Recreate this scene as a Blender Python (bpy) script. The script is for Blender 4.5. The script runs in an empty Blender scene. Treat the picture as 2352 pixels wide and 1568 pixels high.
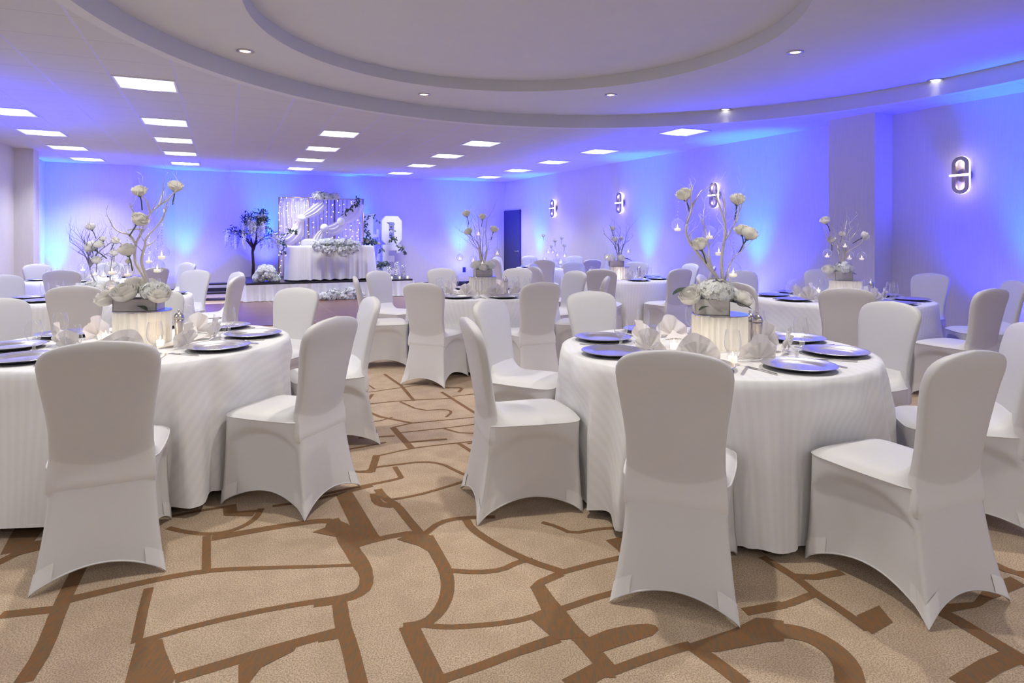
import bpy, math, random
from math import sin, cos, pi, radians, sqrt, exp, atan2, hypot
from mathutils import Vector, Matrix

# ---------------------------------------------------------------- camera, world, exposure
scene = bpy.context.scene
COL = scene.collection
EYE = 1.36            # camera height
CLG = 3.034           # height of the tiled ceiling
HOR, FOC = 547.75, 1446.0
GRID = 0.4314         # angle of the room against the camera axis

cam_d = bpy.data.cameras.new('camera')
cam_d.sensor_width = 36.0
cam_d.lens = 36.0 * FOC / 2352.0
cam_d.shift_y = -(784.0 - HOR) / 2352.0
cam_d.clip_start = 0.05
cam = bpy.data.objects.new('camera', cam_d)
COL.objects.link(cam)
cam.location = (0, 0, EYE)
cam.rotation_euler = (pi / 2, 0, 0)
scene.camera = cam

world = bpy.data.worlds.new('world')
scene.world = world
world.use_nodes = True
world.node_tree.nodes['Background'].inputs[0].default_value = (0.8, 0.85, 1.0, 1)
world.node_tree.nodes['Background'].inputs[1].default_value = 0.05
vs = scene.view_settings
vs.view_transform = 'Standard'
vs.look = 'None'
vs.exposure = 0.22
vs.gamma = 1.0
vs.use_curve_mapping = False
try:
    scene.cycles.use_denoising = True
    scene.cycles.max_bounces = 7
    scene.cycles.diffuse_bounces = 4
    scene.cycles.glossy_bounces = 3
    scene.cycles.use_adaptive_sampling = True
    scene.cycles.adaptive_threshold = 0.02
    scene.cycles.transparent_max_bounces = 18
    scene.cycles.sample_clamp_indirect = 4.0
    scene.cycles.caustics_refractive = False
    scene.cycles.caustics_reflective = False
except Exception:
    pass

PANEL_W = 12.5        # watts of each ceiling panel
DOWN_W = 118.0         # watts of each downlight
BLUE_W = 980.0        # watts of the blue part of each uplight
CYAN_W = 400.0         # watts of the cyan part of each uplight
SCONCE_W = 0.42
VOTIVE_W = 0.10


# ---------------------------------------------------------------- helpers
def G(u, v):
    """room coordinates (u across the room, v into it) to world"""
    return (u * cos(GRID) - v * sin(GRID), u * sin(GRID) + v * cos(GRID))


def at(px, py, Y):
    """the point at depth Y that the photograph shows at px, py"""
    return ((px - 1176.0) / FOC * Y, Y, EYE - (py - HOR) / FOC * Y)


MATS = {}


def mat(name, col, rough=0.6, metal=0.0, spec=0.5, emit=None, estr=0.0, noise=0.0, nscale=40.0,
        bump=0.0, bscale=200.0, trans=0.0, sheen=0.0, two=None):
    if name in MATS:
        return MATS[name]
    m = bpy.data.materials.new(name)
    m.use_nodes = True
    nt = m.node_tree
    N, L = nt.nodes, nt.links
    b = N['Principled BSDF']
    b.inputs['Base Color'].default_value = (*col, 1)
    b.inputs['Roughness'].default_value = rough
    b.inputs['Metallic'].default_value = metal
    b.inputs['Specular IOR Level'].default_value = spec
    if sheen:
        b.inputs['Sheen Weight'].default_value = sheen
    if emit:
        b.inputs['Emission Color'].default_value = (*emit, 1)
        b.inputs['Emission Strength'].default_value = estr
    tc = N.new('ShaderNodeTexCoord')
    if noise or two:
        t = N.new('ShaderNodeTexNoise')
        t.inputs['Scale'].default_value = nscale
        t.inputs['Detail'].default_value = 4
        L.new(tc.outputs['Object'], t.inputs['Vector'])
        r = N.new('ShaderNodeMix')
        r.data_type = 'RGBA'
        c2 = two if two else tuple(max(0, c * (1 - noise)) for c in col)
        r.inputs[6].default_value = (*col, 1)
        r.inputs[7].default_value = (*c2, 1)
        L.new(t.outputs['Fac'], r.inputs[0])
        L.new(r.outputs[2], b.inputs['Base Color'])
    if bump:
        t2 = N.new('ShaderNodeTexNoise')
        t2.inputs['Scale'].default_value = bscale
        t2.inputs['Detail'].default_value = 3
        L.new(tc.outputs['Object'], t2.inputs['Vector'])
        bp = N.new('ShaderNodeBump')
        bp.inputs['Strength'].default_value = bump
        bp.inputs['Distance'].default_value = 0.004
        L.new(t2.outputs['Fac'], bp.inputs['Height'])
        L.new(bp.outputs['Normal'], b.inputs['Normal'])
    if trans:
        out = N['Material Output']
        tr = N.new('ShaderNodeBsdfTranslucent')
        tr.inputs['Color'].default_value = (*col, 1)
        mx = N.new('ShaderNodeMixShader')
        mx.inputs[0].default_value = trans
        L.new(b.outputs[0], mx.inputs[1])
        L.new(tr.outputs[0], mx.inputs[2])
        L.new(mx.outputs[0], out.inputs['Surface'])
    MATS[name] = m
    return m


def glass_mat(name, rim=0.85, base=0.07, haze=0.09):
    """thin clear glass: see-through, brighter where it is seen edge-on"""
    m = bpy.data.materials.new(name)
    m.use_nodes = True
    nt = m.node_tree
    N, L = nt.nodes, nt.links
    N.remove(N['Principled BSDF'])
    out = N['Material Output']
    tr = N.new('ShaderNodeBsdfTransparent')
    gl = N.new('ShaderNodeBsdfGlossy')
    gl.inputs['Roughness'].default_value = 0.04
    df = N.new('ShaderNodeBsdfDiffuse')
    df.inputs[0].default_value = (0.85, 0.88, 0.95, 1)
    lw = N.new('ShaderNodeLayerWeight')
    lw.inputs[0].default_value = 0.5
    pw = N.new('ShaderNodeMath'); pw.operation = 'POWER'; pw.inputs[1].default_value = 2.2
    L.new(lw.outputs['Facing'], pw.inputs[0])
    mu = N.new('ShaderNodeMath'); mu.operation = 'MULTIPLY_ADD'
    mu.inputs[1].default_value = rim
    mu.inputs[2].default_value = base
    L.new(pw.outputs[0], mu.inputs[0])
    m2 = N.new('ShaderNodeMixShader')
    m2.inputs[0].default_value = min(1.0, haze * 4)
    L.new(gl.outputs[0], m2.inputs[1])
    L.new(df.outputs[0], m2.inputs[2])
    mx = N.new('ShaderNodeMixShader')
    L.new(mu.outputs[0], mx.inputs[0])
    L.new(tr.outputs[0], mx.inputs[1])
    L.new(m2.outputs[0], mx.inputs[2])
    L.new(mx.outputs[0], out.inputs['Surface'])
    MATS[name] = m
    return m


class MB:
    def __init__(s):
        s.v, s.f, s.m, s.uv = [], [], [], None

    def box(s, x0, x1, y0, y1, z0, z1, mi=0, M=None):
        b = len(s.v)
        for z in (z0, z1):
            for (x, y) in ((x0, y0), (x1, y0), (x1, y1), (x0, y1)):
                p = Vector((x, y, z))
                if M is not None:
                    p = M @ p
                s.v.append(tuple(p))
        for q in ((3, 2, 1, 0), (4, 5, 6, 7), (0, 1, 5, 4), (1, 2, 6, 5), (2, 3, 7, 6), (3, 0, 4, 7)):
            s.f.append([b + i for i in q])
            s.m.append(mi)
        return s

    def poly(s, pts, mi=0):
        b = len(s.v)
        s.v += [tuple(p) for p in pts]
        s.f.append(list(range(b, b + len(pts))))
        s.m.append(mi)
        return s

    def prism(s, pts, z0, z1, mi=0, M=None):
        """outline pts (x,y) extruded z0..z1"""
        b = len(s.v)
        n = len(pts)
        for z in (z0, z1):
            for (x, y) in pts:
                p = Vector((x, y, z))
                if M is not None:
                    p = M @ p
                s.v.append(tuple(p))
        s.f.append([b + n + i for i in range(n)])
        s.m.append(mi)
        s.f.append([b + n - 1 - i for i in range(n)])
        s.m.append(mi)
        for i in range(n):
            j = (i + 1) % n
            s.f.append([b + i, b + j, b + n + j, b + n + i])
            s.m.append(mi)
        return s

    def grid(s, nu, nv, fn, mi=0, wrap_u=False, flip=False):
        b = len(s.v)
        for j in range(nv):
            for i in range(nu):
                s.v.append(tuple(fn(i, j)))
        for j in range(nv - 1):
            for i in range(nu if wrap_u else nu - 1):
                i2 = (i + 1) % nu
                q = [b + j * nu + i, b + j * nu + i2, b + (j + 1) * nu + i2, b + (j + 1) * nu + i]
                if flip:
                    q.reverse()
                s.f.append(q)
                s.m.append(mi)
        return s

    def lathe(s, prof, n=24, c=(0, 0, 0), mi=0, M=None):
        def fn(i, j):
            r, z = prof[j]
            a = 2 * pi * i / n
            p = Vector((r * cos(a) + c[0], r * sin(a) + c[1], z + c[2]))
            return M @ p if M is not None else p
        return s.grid(n, len(prof), fn, mi, wrap_u=True)

    def tube(s, pts, rad, n=6, mi=0, cap=True):
        pts = [Vector(p) for p in pts]
        k = len(pts)
        if not hasattr(rad, '__len__'):
            rad = [rad] * k
        elif len(rad) == 2 and k != 2:
            rad = [rad[0] + (rad[1] - rad[0]) * i / (k - 1) for i in range(k)]
        ref = Vector((0.31, 0.52, 0.79))
        base = len(s.v)
        for i, p in enumerate(pts):
            t = (pts[min(i + 1, k - 1)] - pts[max(i - 1, 0)])
            if t.length < 1e-9:
                t = Vector((0, 0, 1))
            t.normalize()
            a = t.cross(ref)
            if a.length < 0.05:
                a = t.cross(Vector((1, 0, 0)))
            a.normalize()
            ref2 = a.cross(t)
            ref = ref2.normalized()
            bb = t.cross(a)
            for q in range(n):
                an = 2 * pi * q / n
                s.v.append(tuple(p + (a * cos(an) + bb * sin(an)) * rad[i]))
        for i in range(k - 1):
            for q in range(n):
                q2 = (q + 1) % n
                s.f.append([base + i * n + q, base + i * n + q2, base + (i + 1) * n + q2, base + (i + 1) * n + q])
                s.m.append(mi)
        if cap:
            s.f.append([base + q for q in range(n)][::-1])
            s.m.append(mi)
            s.f.append([base + (k - 1) * n + q for q in range(n)])
            s.m.append(mi)
        return s

    def ball(s, c, r, n=10, m=6, mi=0, sz=1.0):
        prof = [(max(1e-5, r * sin(pi * j / m)), -r * sz * cos(pi * j / m)) for j in range(m + 1)]
        return s.lathe(prof, n, c, mi)

    def build(s, name, mats, parent=None, smooth=True, loc=None, bevel=0, uv=None, solid=0):
        me = bpy.data.meshes.new(name)
        me.from_pydata(s.v, [], s.f)
        if not isinstance(mats, (list, tuple)):
            mats = [mats]
        for m_ in mats:
            me.materials.append(m_)
        for p, mi in zip(me.polygons, s.m):
            p.material_index = mi
            p.use_smooth = smooth
        if uv:
            ul = me.uv_layers.new(name='flat')
            for lp in me.loops:
                ul.data[lp.index].uv = uv[lp.vertex_index]
        me.update()
        o = bpy.data.objects.new(name, me)
        COL.objects.link(o)
        if parent is not None:
            o.parent = parent
        if loc is not None:
            o.location = loc
        if bevel:
            b = o.modifiers.new('bevel', 'BEVEL')
            b.width = bevel
            b.segments = 2
            b.limit_method = 'ANGLE'
        if solid:
            b = o.modifiers.new('solid', 'SOLIDIFY')
            b.thickness = solid
            b.offset = 0
        return o


def tag(o, label, cat, group=None, kind=None):
    o['label'] = label
    o['category'] = cat
    if group:
        o['group'] = group
    if kind:
        o['kind'] = kind
    return o


def thing(name, label, cat, loc=(0, 0, 0), rz=0.0, group=None):
    o = bpy.data.objects.new(name, None)
    o.empty_display_size = 0.05
    COL.objects.link(o)
    o.location = loc
    o.rotation_euler = (0, 0, rz)
    return tag(o, label, cat, group)


def struct(o):
    o['kind'] = 'structure'
    return o


KIDS = {}


def kids(o):
    return KIDS.get(o.name) or [c for c in o.children]


def dup(src, loc=None, rz=None, label=None, group=None, scale=None, parent=None):
    c = src.copy()
    COL.objects.link(c)
    c.parent = parent
    if loc is not None:
        c.location = loc
    if rz is not None:
        c.rotation_euler = (0, 0, rz)
    if scale is not None:
        c.scale = (scale, scale, scale)
    if label:
        c['label'] = label
    if group:
        c['group'] = group
    for k in list(src.children):
        dup(k, parent=c)
    return c


def lamp(kind, name, loc, power, col, parent=None, size=0.1, spot=None, blend=0.5, aim=None, size_y=None, spread=None):
    d = bpy.data.lights.new(name, kind)
    d.energy = power
    d.color = col
    if kind == 'AREA':
        d.shape = 'RECTANGLE' if size_y else 'SQUARE'
        d.size = size
        if spread:
            d.spread = spread
        if size_y:
            d.size_y = size_y
    elif kind in ('POINT', 'SPOT'):
        d.shadow_soft_size = size
    if kind == 'SPOT':
        d.spot_size = spot
        d.spot_blend = blend
    o = bpy.data.objects.new(name, d)
    COL.objects.link(o)
    o.location = loc
    if aim is not None:
        o.rotation_euler = Vector(aim).to_track_quat('-Z', 'Y').to_euler()
    if parent is not None:
        o.parent = parent
    return o


# ---------------------------------------------------------------- materials
M_wall = mat('wallpaper', (0.70, 0.67, 0.65), 0.85, spec=0.2)
nt = M_wall.node_tree
_tc = nt.nodes.new('ShaderNodeTexCoord')
_mp = nt.nodes.new('ShaderNodeMapping')
_mp.inputs['Scale'].default_value = (90, 90, 3)
_n = nt.nodes.new('ShaderNodeTexNoise')
_n.inputs['Scale'].default_value = 1.0
_n.inputs['Detail'].default_value = 3
nt.links.new(_tc.outputs['Object'], _mp.inputs[0])
nt.links.new(_mp.outputs[0], _n.inputs['Vector'])
_r = nt.nodes.new('ShaderNodeMapRange')
_r.inputs[3].default_value = 0.90
_r.inputs[4].default_value = 1.08
nt.links.new(_n.outputs['Fac'], _r.inputs[0])
_mx = nt.nodes.new('ShaderNodeMix')
_mx.data_type = 'RGBA'
_mx.blend_type = 'MULTIPLY'
_mx.inputs[0].default_value = 1
_mx.inputs[6].default_value = (0.70, 0.67, 0.65, 1)
nt.links.new(_r.outputs[0], _mx.inputs[7])
nt.links.new(_mx.outputs[2], nt.nodes['Principled BSDF'].inputs['Base Color'])

M_ceil = mat('ceiling_plaster', (0.70, 0.71, 0.70), 0.8, spec=0.2, noise=0.05, nscale=3)
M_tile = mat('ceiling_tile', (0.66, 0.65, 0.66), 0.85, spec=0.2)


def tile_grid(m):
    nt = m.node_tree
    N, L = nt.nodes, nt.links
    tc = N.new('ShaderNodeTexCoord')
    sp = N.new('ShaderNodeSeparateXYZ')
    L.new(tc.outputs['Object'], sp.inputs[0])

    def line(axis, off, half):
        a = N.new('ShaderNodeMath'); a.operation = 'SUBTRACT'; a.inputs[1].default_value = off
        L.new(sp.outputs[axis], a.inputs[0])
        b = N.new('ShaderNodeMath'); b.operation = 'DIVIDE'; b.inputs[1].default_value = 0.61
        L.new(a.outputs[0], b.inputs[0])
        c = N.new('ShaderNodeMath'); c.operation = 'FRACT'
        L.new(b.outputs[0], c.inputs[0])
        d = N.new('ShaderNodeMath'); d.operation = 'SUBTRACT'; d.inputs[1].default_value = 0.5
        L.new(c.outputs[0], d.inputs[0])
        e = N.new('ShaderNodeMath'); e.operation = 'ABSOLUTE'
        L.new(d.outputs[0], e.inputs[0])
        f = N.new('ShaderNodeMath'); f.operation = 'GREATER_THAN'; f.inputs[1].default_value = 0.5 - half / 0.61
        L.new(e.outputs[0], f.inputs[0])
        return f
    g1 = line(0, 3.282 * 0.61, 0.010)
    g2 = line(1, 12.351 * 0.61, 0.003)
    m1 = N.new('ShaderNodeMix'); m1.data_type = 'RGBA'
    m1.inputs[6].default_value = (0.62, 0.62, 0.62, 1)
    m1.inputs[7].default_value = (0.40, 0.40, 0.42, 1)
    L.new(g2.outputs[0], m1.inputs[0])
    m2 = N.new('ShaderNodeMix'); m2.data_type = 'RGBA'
    m2.inputs[7].default_value = (0.62, 0.62, 0.84, 1)  # T-bars tinted blue: the uplights' reflection is put into their colour
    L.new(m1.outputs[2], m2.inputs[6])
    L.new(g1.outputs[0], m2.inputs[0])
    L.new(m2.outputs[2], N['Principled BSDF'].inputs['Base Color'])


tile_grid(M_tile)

M_base = mat('dark_baseboard', (0.018, 0.018, 0.03), 0.4)
M_door = mat('navy_door_paint', (0.03, 0.032, 0.10), 0.35, noise=0.1, nscale=6)
M_chrome = mat('brushed_nickel', (0.62, 0.58, 0.55), 0.28, metal=1.0)
M_dark = mat('black_metal', (0.012, 0.012, 0.014), 0.45)
M_white_metal = mat('white_enamel', (0.8, 0.8, 0.82), 0.4)
M_panel = mat('light_diffuser', (0.9, 0.9, 0.95), 0.5, emit=(0.86, 0.93, 1.0), estr=3.2)
M_panel_dim = mat('light_diffuser_side', (0.9, 0.9, 0.95), 0.5, emit=(0.72, 0.80, 1.0), estr=0.9)
M_bulb = mat('downlight_bulb', (1, 1, 1), 0.5, emit=(1.0, 0.95, 0.88), estr=3.5)
M_blue_lens = mat('uplight_lens', (0.1, 0.6, 1), 0.3, emit=(0.05, 0.6, 1.0), estr=5.0)
M_spandex = mat('white_spandex', (0.78, 0.77, 0.76), 0.5, spec=0.35, trans=0.10)


def pad_line(m):
    """the cover lies darker over the padded back; below the pad's curved edge it is thin cloth"""
    N, L = m.node_tree.nodes, m.node_tree.links
    tc = N.new('ShaderNodeTexCoord')
    sp = N.new('ShaderNodeSeparateXYZ')
    L.new(tc.outputs['Object'], sp.inputs[0])
    x2 = N.new('ShaderNodeMath'); x2.operation = 'MULTIPLY'
    L.new(sp.outputs[0], x2.inputs[0]); L.new(sp.outputs[0], x2.inputs[1])
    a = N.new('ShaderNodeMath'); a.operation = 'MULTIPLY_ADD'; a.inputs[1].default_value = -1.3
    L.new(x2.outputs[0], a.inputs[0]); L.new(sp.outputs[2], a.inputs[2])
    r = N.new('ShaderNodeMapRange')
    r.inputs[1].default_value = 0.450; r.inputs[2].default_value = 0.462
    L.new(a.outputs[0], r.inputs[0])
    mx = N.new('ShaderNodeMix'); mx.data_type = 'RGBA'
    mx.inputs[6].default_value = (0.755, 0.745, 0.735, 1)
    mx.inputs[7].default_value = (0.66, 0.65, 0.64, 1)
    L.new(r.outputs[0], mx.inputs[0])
    L.new(mx.outputs[2], N['Principled BSDF'].inputs['Base Color'])


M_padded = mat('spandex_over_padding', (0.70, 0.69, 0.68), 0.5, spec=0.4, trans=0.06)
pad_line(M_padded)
M_spandex_thin = mat('stretched_white_spandex', (0.77, 0.76, 0.75), 0.5, spec=0.3, trans=0.15)
M_pocket = mat('doubled_white_spandex', (0.79, 0.78, 0.77), 0.5, spec=0.3)
M_silver = mat('silver_charger', (0.74, 0.73, 0.75), 0.25, metal=0.9, bump=0.02, bscale=60)
M_under = mat('charger_underside', (0.02, 0.02, 0.03), 0.4)
M_steel = mat('polished_steel', (0.62, 0.60, 0.60), 0.2, metal=1.0)
M_napkin = mat('blush_linen', (0.88, 0.84, 0.81), 0.8, spec=0.2, trans=0.18, bump=0.1, bscale=900)
M_glass = glass_mat('clear_glass')
M_globe = glass_mat('thin_globe_glass', rim=0.95, base=0.08)
M_crystal = glass_mat('crystal_bead', rim=0.4, base=0.3, haze=0.08)
M_wax = mat('white_wax', (0.9, 0.88, 0.84), 0.5, emit=(1.0, 0.82, 0.66), estr=0.45)
M_flame = mat('candle_flame', (1, 0.8, 0.5), 0.5, emit=(1.0, 0.74, 0.42), estr=8.0)
M_frost = mat('lit_votive_glass', (0.95, 0.9, 0.85), 0.4, emit=(1.0, 0.80, 0.58), estr=1.3)
M_pleat = mat('pleated_ivory_shade', (0.90, 0.88, 0.82), 0.7, trans=0.25)
M_mirror = mat('mirrored_top', (0.75, 0.75, 0.8), 0.08, metal=1.0)
M_branch = mat('silver_painted_branch', (0.80, 0.75, 0.68), 0.35, metal=0.35, noise=0.25, nscale=60)
M_branch_grey = mat('grey_branch', (0.34, 0.31, 0.32), 0.6, noise=0.3, nscale=60)
M_rose = mat('ivory_petal', (0.90, 0.88, 0.82), 0.7, spec=0.2, trans=0.3)
M_petal = mat('white_petal', (0.90, 0.91, 0.88), 0.7, spec=0.2, trans=0.3)
M_leaf = mat('dark_green_leaf', (0.06, 0.10, 0.06), 0.5, noise=0.5, nscale=30)
M_leaf2 = mat('grey_green_leaf', (0.14, 0.19, 0.16), 0.6, noise=0.4, nscale=30)
M_stem = mat('flower_stem', (0.12, 0.14, 0.09), 0.5)
M_boxwood = mat('whitewashed_wood', (0.74, 0.70, 0.66), 0.7, two=(0.48, 0.45, 0.41), nscale=25)
M_bark = mat('brown_bark', (0.05, 0.025, 0.03), 0.8, noise=0.4, nscale=40)
M_gold = mat('copper_gold_bar', (0.55, 0.38, 0.22), 0.35, metal=0.9)
M_fairy = mat('fairy_bulb', (1, 0.9, 0.7), 0.5, emit=(1.0, 0.82, 0.60), estr=9.0)
M_letter = mat('white_letter_board', (0.84, 0.84, 0.86), 0.5)
M_sheer = mat('sheer_white_fabric', (0.85, 0.83, 0.84), 0.8, trans=0.45)
M_stagetop = mat('dark_stage_deck', (0.02, 0.018, 0.022), 0.35)
M_skirt = mat('white_stage_skirt', (0.80, 0.79, 0.80), 0.7, trans=0.1)


def cloth_mat():
    m = mat('striped_white_linen', (0.8, 0.79, 0.77), 0.65, spec=0.3)
    N, L = m.node_tree.nodes, m.node_tree.links
    uv = N.new('ShaderNodeUVMap'); uv.uv_map = 'flat'
    sp = N.new('ShaderNodeSeparateXYZ')
    L.new(uv.outputs[0], sp.inputs[0])
    a = N.new('ShaderNodeMath'); a.operation = 'MULTIPLY'; a.inputs[1].default_value = 2 * pi / 0.05
    L.new(sp.outputs[0], a.inputs[0])
    b = N.new('ShaderNodeMath'); b.operation = 'SINE'
    L.new(a.outputs[0], b.inputs[0])
    c = N.new('ShaderNodeMapRange')
    c.inputs[1].default_value = -0.35; c.inputs[2].default_value = 0.35
    L.new(b.outputs[0], c.inputs[0])
    mx = N.new('ShaderNodeMix'); mx.data_type = 'RGBA'
    mx.inputs[6].default_value = (0.775, 0.77, 0.76, 1)
    mx.inputs[7].default_value = (0.80, 0.795, 0.785, 1)
    L.new(c.outputs[0], mx.inputs[0])
    L.new(mx.outputs[2], N['Principled BSDF'].inputs['Base Color'])
    r = N.new('ShaderNodeMapRange'); r.inputs[3].default_value = 0.7; r.inputs[4].default_value = 0.55
    L.new(c.outputs[0], r.inputs[0])
    L.new(r.outputs[0], N['Principled BSDF'].inputs['Roughness'])
    return m


M_cloth = cloth_mat()


def carpet_mats():
    def mk(name, c1, c2, c3, streak):
        m = bpy.data.materials.new(name)
        m.use_nodes = True
        N, L = m.node_tree.nodes, m.node_tree.links
        b = N['Principled BSDF']
        b.inputs['Roughness'].default_value = 0.95
        b.inputs['Specular IOR Level'].default_value = 0.1
        tc = N.new('ShaderNodeTexCoord')
        n1 = N.new('ShaderNodeTexNoise'); n1.inputs['Scale'].default_value = 190; n1.inputs['Detail'].default_value = 2
        L.new(tc.outputs['Object'], n1.inputs['Vector'])
        mp = N.new('ShaderNodeMapping'); mp.inputs['Rotation'].default_value = (0, 0, -GRID)
        mp.inputs['Scale'].default_value = streak
        L.new(tc.outputs['Object'], mp.inputs[0])
        n2 = N.new('ShaderNodeTexNoise'); n2.inputs['Scale'].default_value = 1.0; n2.inputs['Detail'].default_value = 3
        L.new(mp.outputs[0], n2.inputs['Vector'])
        cr = N.new('ShaderNodeMapRange'); cr.inputs[1].default_value = 0.42; cr.inputs[2].default_value = 0.60
        L.new(n2.outputs['Fac'], cr.inputs[0])
        m1 = N.new('ShaderNodeMix'); m1.data_type = 'RGBA'
        m1.inputs[6].default_value = (*c1, 1); m1.inputs[7].default_value = (*c2, 1)
        L.new(cr.outputs[0], m1.inputs[0])
        cr2 = N.new('ShaderNodeMapRange'); cr2.inputs[1].default_value = 0.44; cr2.inputs[2].default_value = 0.58
        L.new(n1.outputs['Fac'], cr2.inputs[0])
        m2 = N.new('ShaderNodeMix'); m2.data_type = 'RGBA'
        m2.inputs[7].default_value = (*c3, 1)
        L.new(m1.outputs[2], m2.inputs[6])
        mm = N.new('ShaderNodeMath'); mm.operation = 'MULTIPLY'; mm.inputs[1].default_value = 0.85
        L.new(cr2.outputs[0], mm.inputs[0])
        L.new(mm.outputs[0], m2.inputs[0])
        L.new(m2.outputs[2], b.inputs['Base Color'])
        bp = N.new('ShaderNodeBump'); bp.inputs['Strength'].default_value = 0.5; bp.inputs['Distance'].default_value = 0.004
        L.new(n1.outputs['Fac'], bp.inputs['Height'])
        L.new(bp.outputs[0], b.inputs['Normal'])
        return m
    a = mk('beige_loop_carpet', (0.60, 0.46, 0.32), (0.53, 0.40, 0.275), (0.33, 0.245, 0.17), (7, 7, 7))
    b = mk('rust_and_olive_carpet_band', (0.27, 0.12, 0.05), (0.16, 0.125, 0.085), (0.22, 0.125, 0.055), (140, 16, 16))
    return a, b


M_carpet, M_band = carpet_mats()


def wood_mat():
    m = mat('parquet_dance_floor', (0.16, 0.07, 0.05), 0.28, spec=0.5)
    N, L = m.node_tree.nodes, m.node_tree.links
    tc = N.new('ShaderNodeTexCoord')
    br = N.new('ShaderNodeTexBrick')
    br.offset = 0.0
    br.inputs['Scale'].default_value = 1.0
    br.inputs['Brick Width'].default_value = 0.91
    br.inputs['Row Height'].default_value = 0.91
    br.inputs['Mortar Size'].default_value = 0.008
    br.inputs['Color1'].default_value = (0.20, 0.095, 0.07, 1)
    br.inputs['Color2'].default_value = (0.24, 0.12, 0.085, 1)
    br.inputs['Mortar'].default_value = (0.34, 0.24, 0.2, 1)
    L.new(tc.outputs['Object'], br.inputs['Vector'])
    n = N.new('ShaderNodeTexNoise'); n.inputs['Scale'].default_value = 12
    L.new(tc.outputs['Object'], n.inputs['Vector'])
    mx = N.new('ShaderNodeMix'); mx.data_type = 'RGBA'; mx.blend_type = 'MULTIPLY'
    mx.inputs[0].default_value = 0.5
    L.new(br.outputs['Color'], mx.inputs[6])
    L.new(n.outputs['Fac'], mx.inputs[7])
    L.new(mx.outputs[2], N['Principled BSDF'].inputs['Base Color'])
    return m


M_wood = wood_mat()

# ---------------------------------------------------------------- the room
def seg_wall(name, a, b, z0=0.0, z1=CLG + 0.02, th=0.12, side=1, m=None):
    """a wall from a to b, thickness on the side away from the room"""
    a, b = Vector((*a, 0)), Vector((*b, 0))
    d = (b - a).normalized()
    n = Vector((-d.y, d.x, 0)) * side * th
    pts = [(a.x, a.y), (b.x, b.y), (b.x + n.x, b.y + n.y), (a.x + n.x, a.y + n.y)]
    o = MB().prism(pts, z0, z1).build(name, m or M_wall, smooth=False)
    return struct(o)


CRN = (-0.21, 18.70)                 # far right corner of the room
RW2 = G(8.75, -4.0)                  # the right wall's near end
LB1, LB2, BK0 = (-10.16, 13.70), (-8.67, 14.39), (-8.21, 15.33)
LW2 = G(-3.52, -4.0)
seg_wall('wall_right', CRN, RW2, side=1)
seg_wall('wall_back', BK0, CRN, side=1)
seg_wall('wall_back_corner', LB2, BK0, side=1)
seg_wall('wall_back_left', LB1, LB2, side=1)
seg_wall('wall_left', LW2, LB1, side=1)
seg_wall('wall_front', RW2, LW2, side=1)
struct(MB().prism([(4.49, 8.92), (4.81, 8.35), (5.24, 8.57), (4.92, 9.13)], 0, CLG).build('wall_right_pier', M_wall, smooth=False))
struct(MB().prism([G(-3.6, 14.44), G(-3.21, 14.44), G(-3.21, 14.85), G(-3.6, 14.85)], 0, CLG).build('wall_left_pier', M_wall, smooth=False))


def wr(px, off=0.0, A=CRN, B=(5.85, 7.19)):
    """where the line of sight px meets the right wall, moved off metres into the room"""
    ax, ay = A
    bx, by = B
    k = (px - 1176.0) / FOC
    s = (k * ay - ax) / ((bx - ax) - k * (by - ay))
    x, y = ax + (bx - ax) * s, ay + (by - ay) * s
    l = hypot(bx - ax, by - ay)
    nx, ny = (by - ay) / l, -(bx - ax) / l
    if nx * (0 - x) + ny * (5 - y) < 0:
        nx, ny = -nx, -ny
    return (x + nx * off, y + ny * off), (nx, ny)


def wb(px, off=0.0):
    return wr(px, off, BK0, CRN)


def base_strip(name, a, b, side=-1):
    a, b = Vector((*a, 0)), Vector((*b, 0))
    d = (b - a).normalized()
    n = Vector((-d.y, d.x, 0)) * side * 0.015
    struct(MB().prism([(a.x, a.y), (b.x, b.y), (b.x + n.x, b.y + n.y), (a.x + n.x, a.y + n.y)], 0, 0.13).build(name, M_base, smooth=False))


_d0 = wr(1197)[0]
base_strip('baseboard_right', _d0, RW2)
base_strip('baseboard_back', BK0, CRN)
base_strip('baseboard_back_left', LB1, LB2)
base_strip('baseboard_back_corner', LB2, BK0)
base_strip('baseboard_left', LW2, LB1)
base_strip('baseboard_pier', (4.81, 8.35), (4.49, 8.92), side=1)

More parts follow.
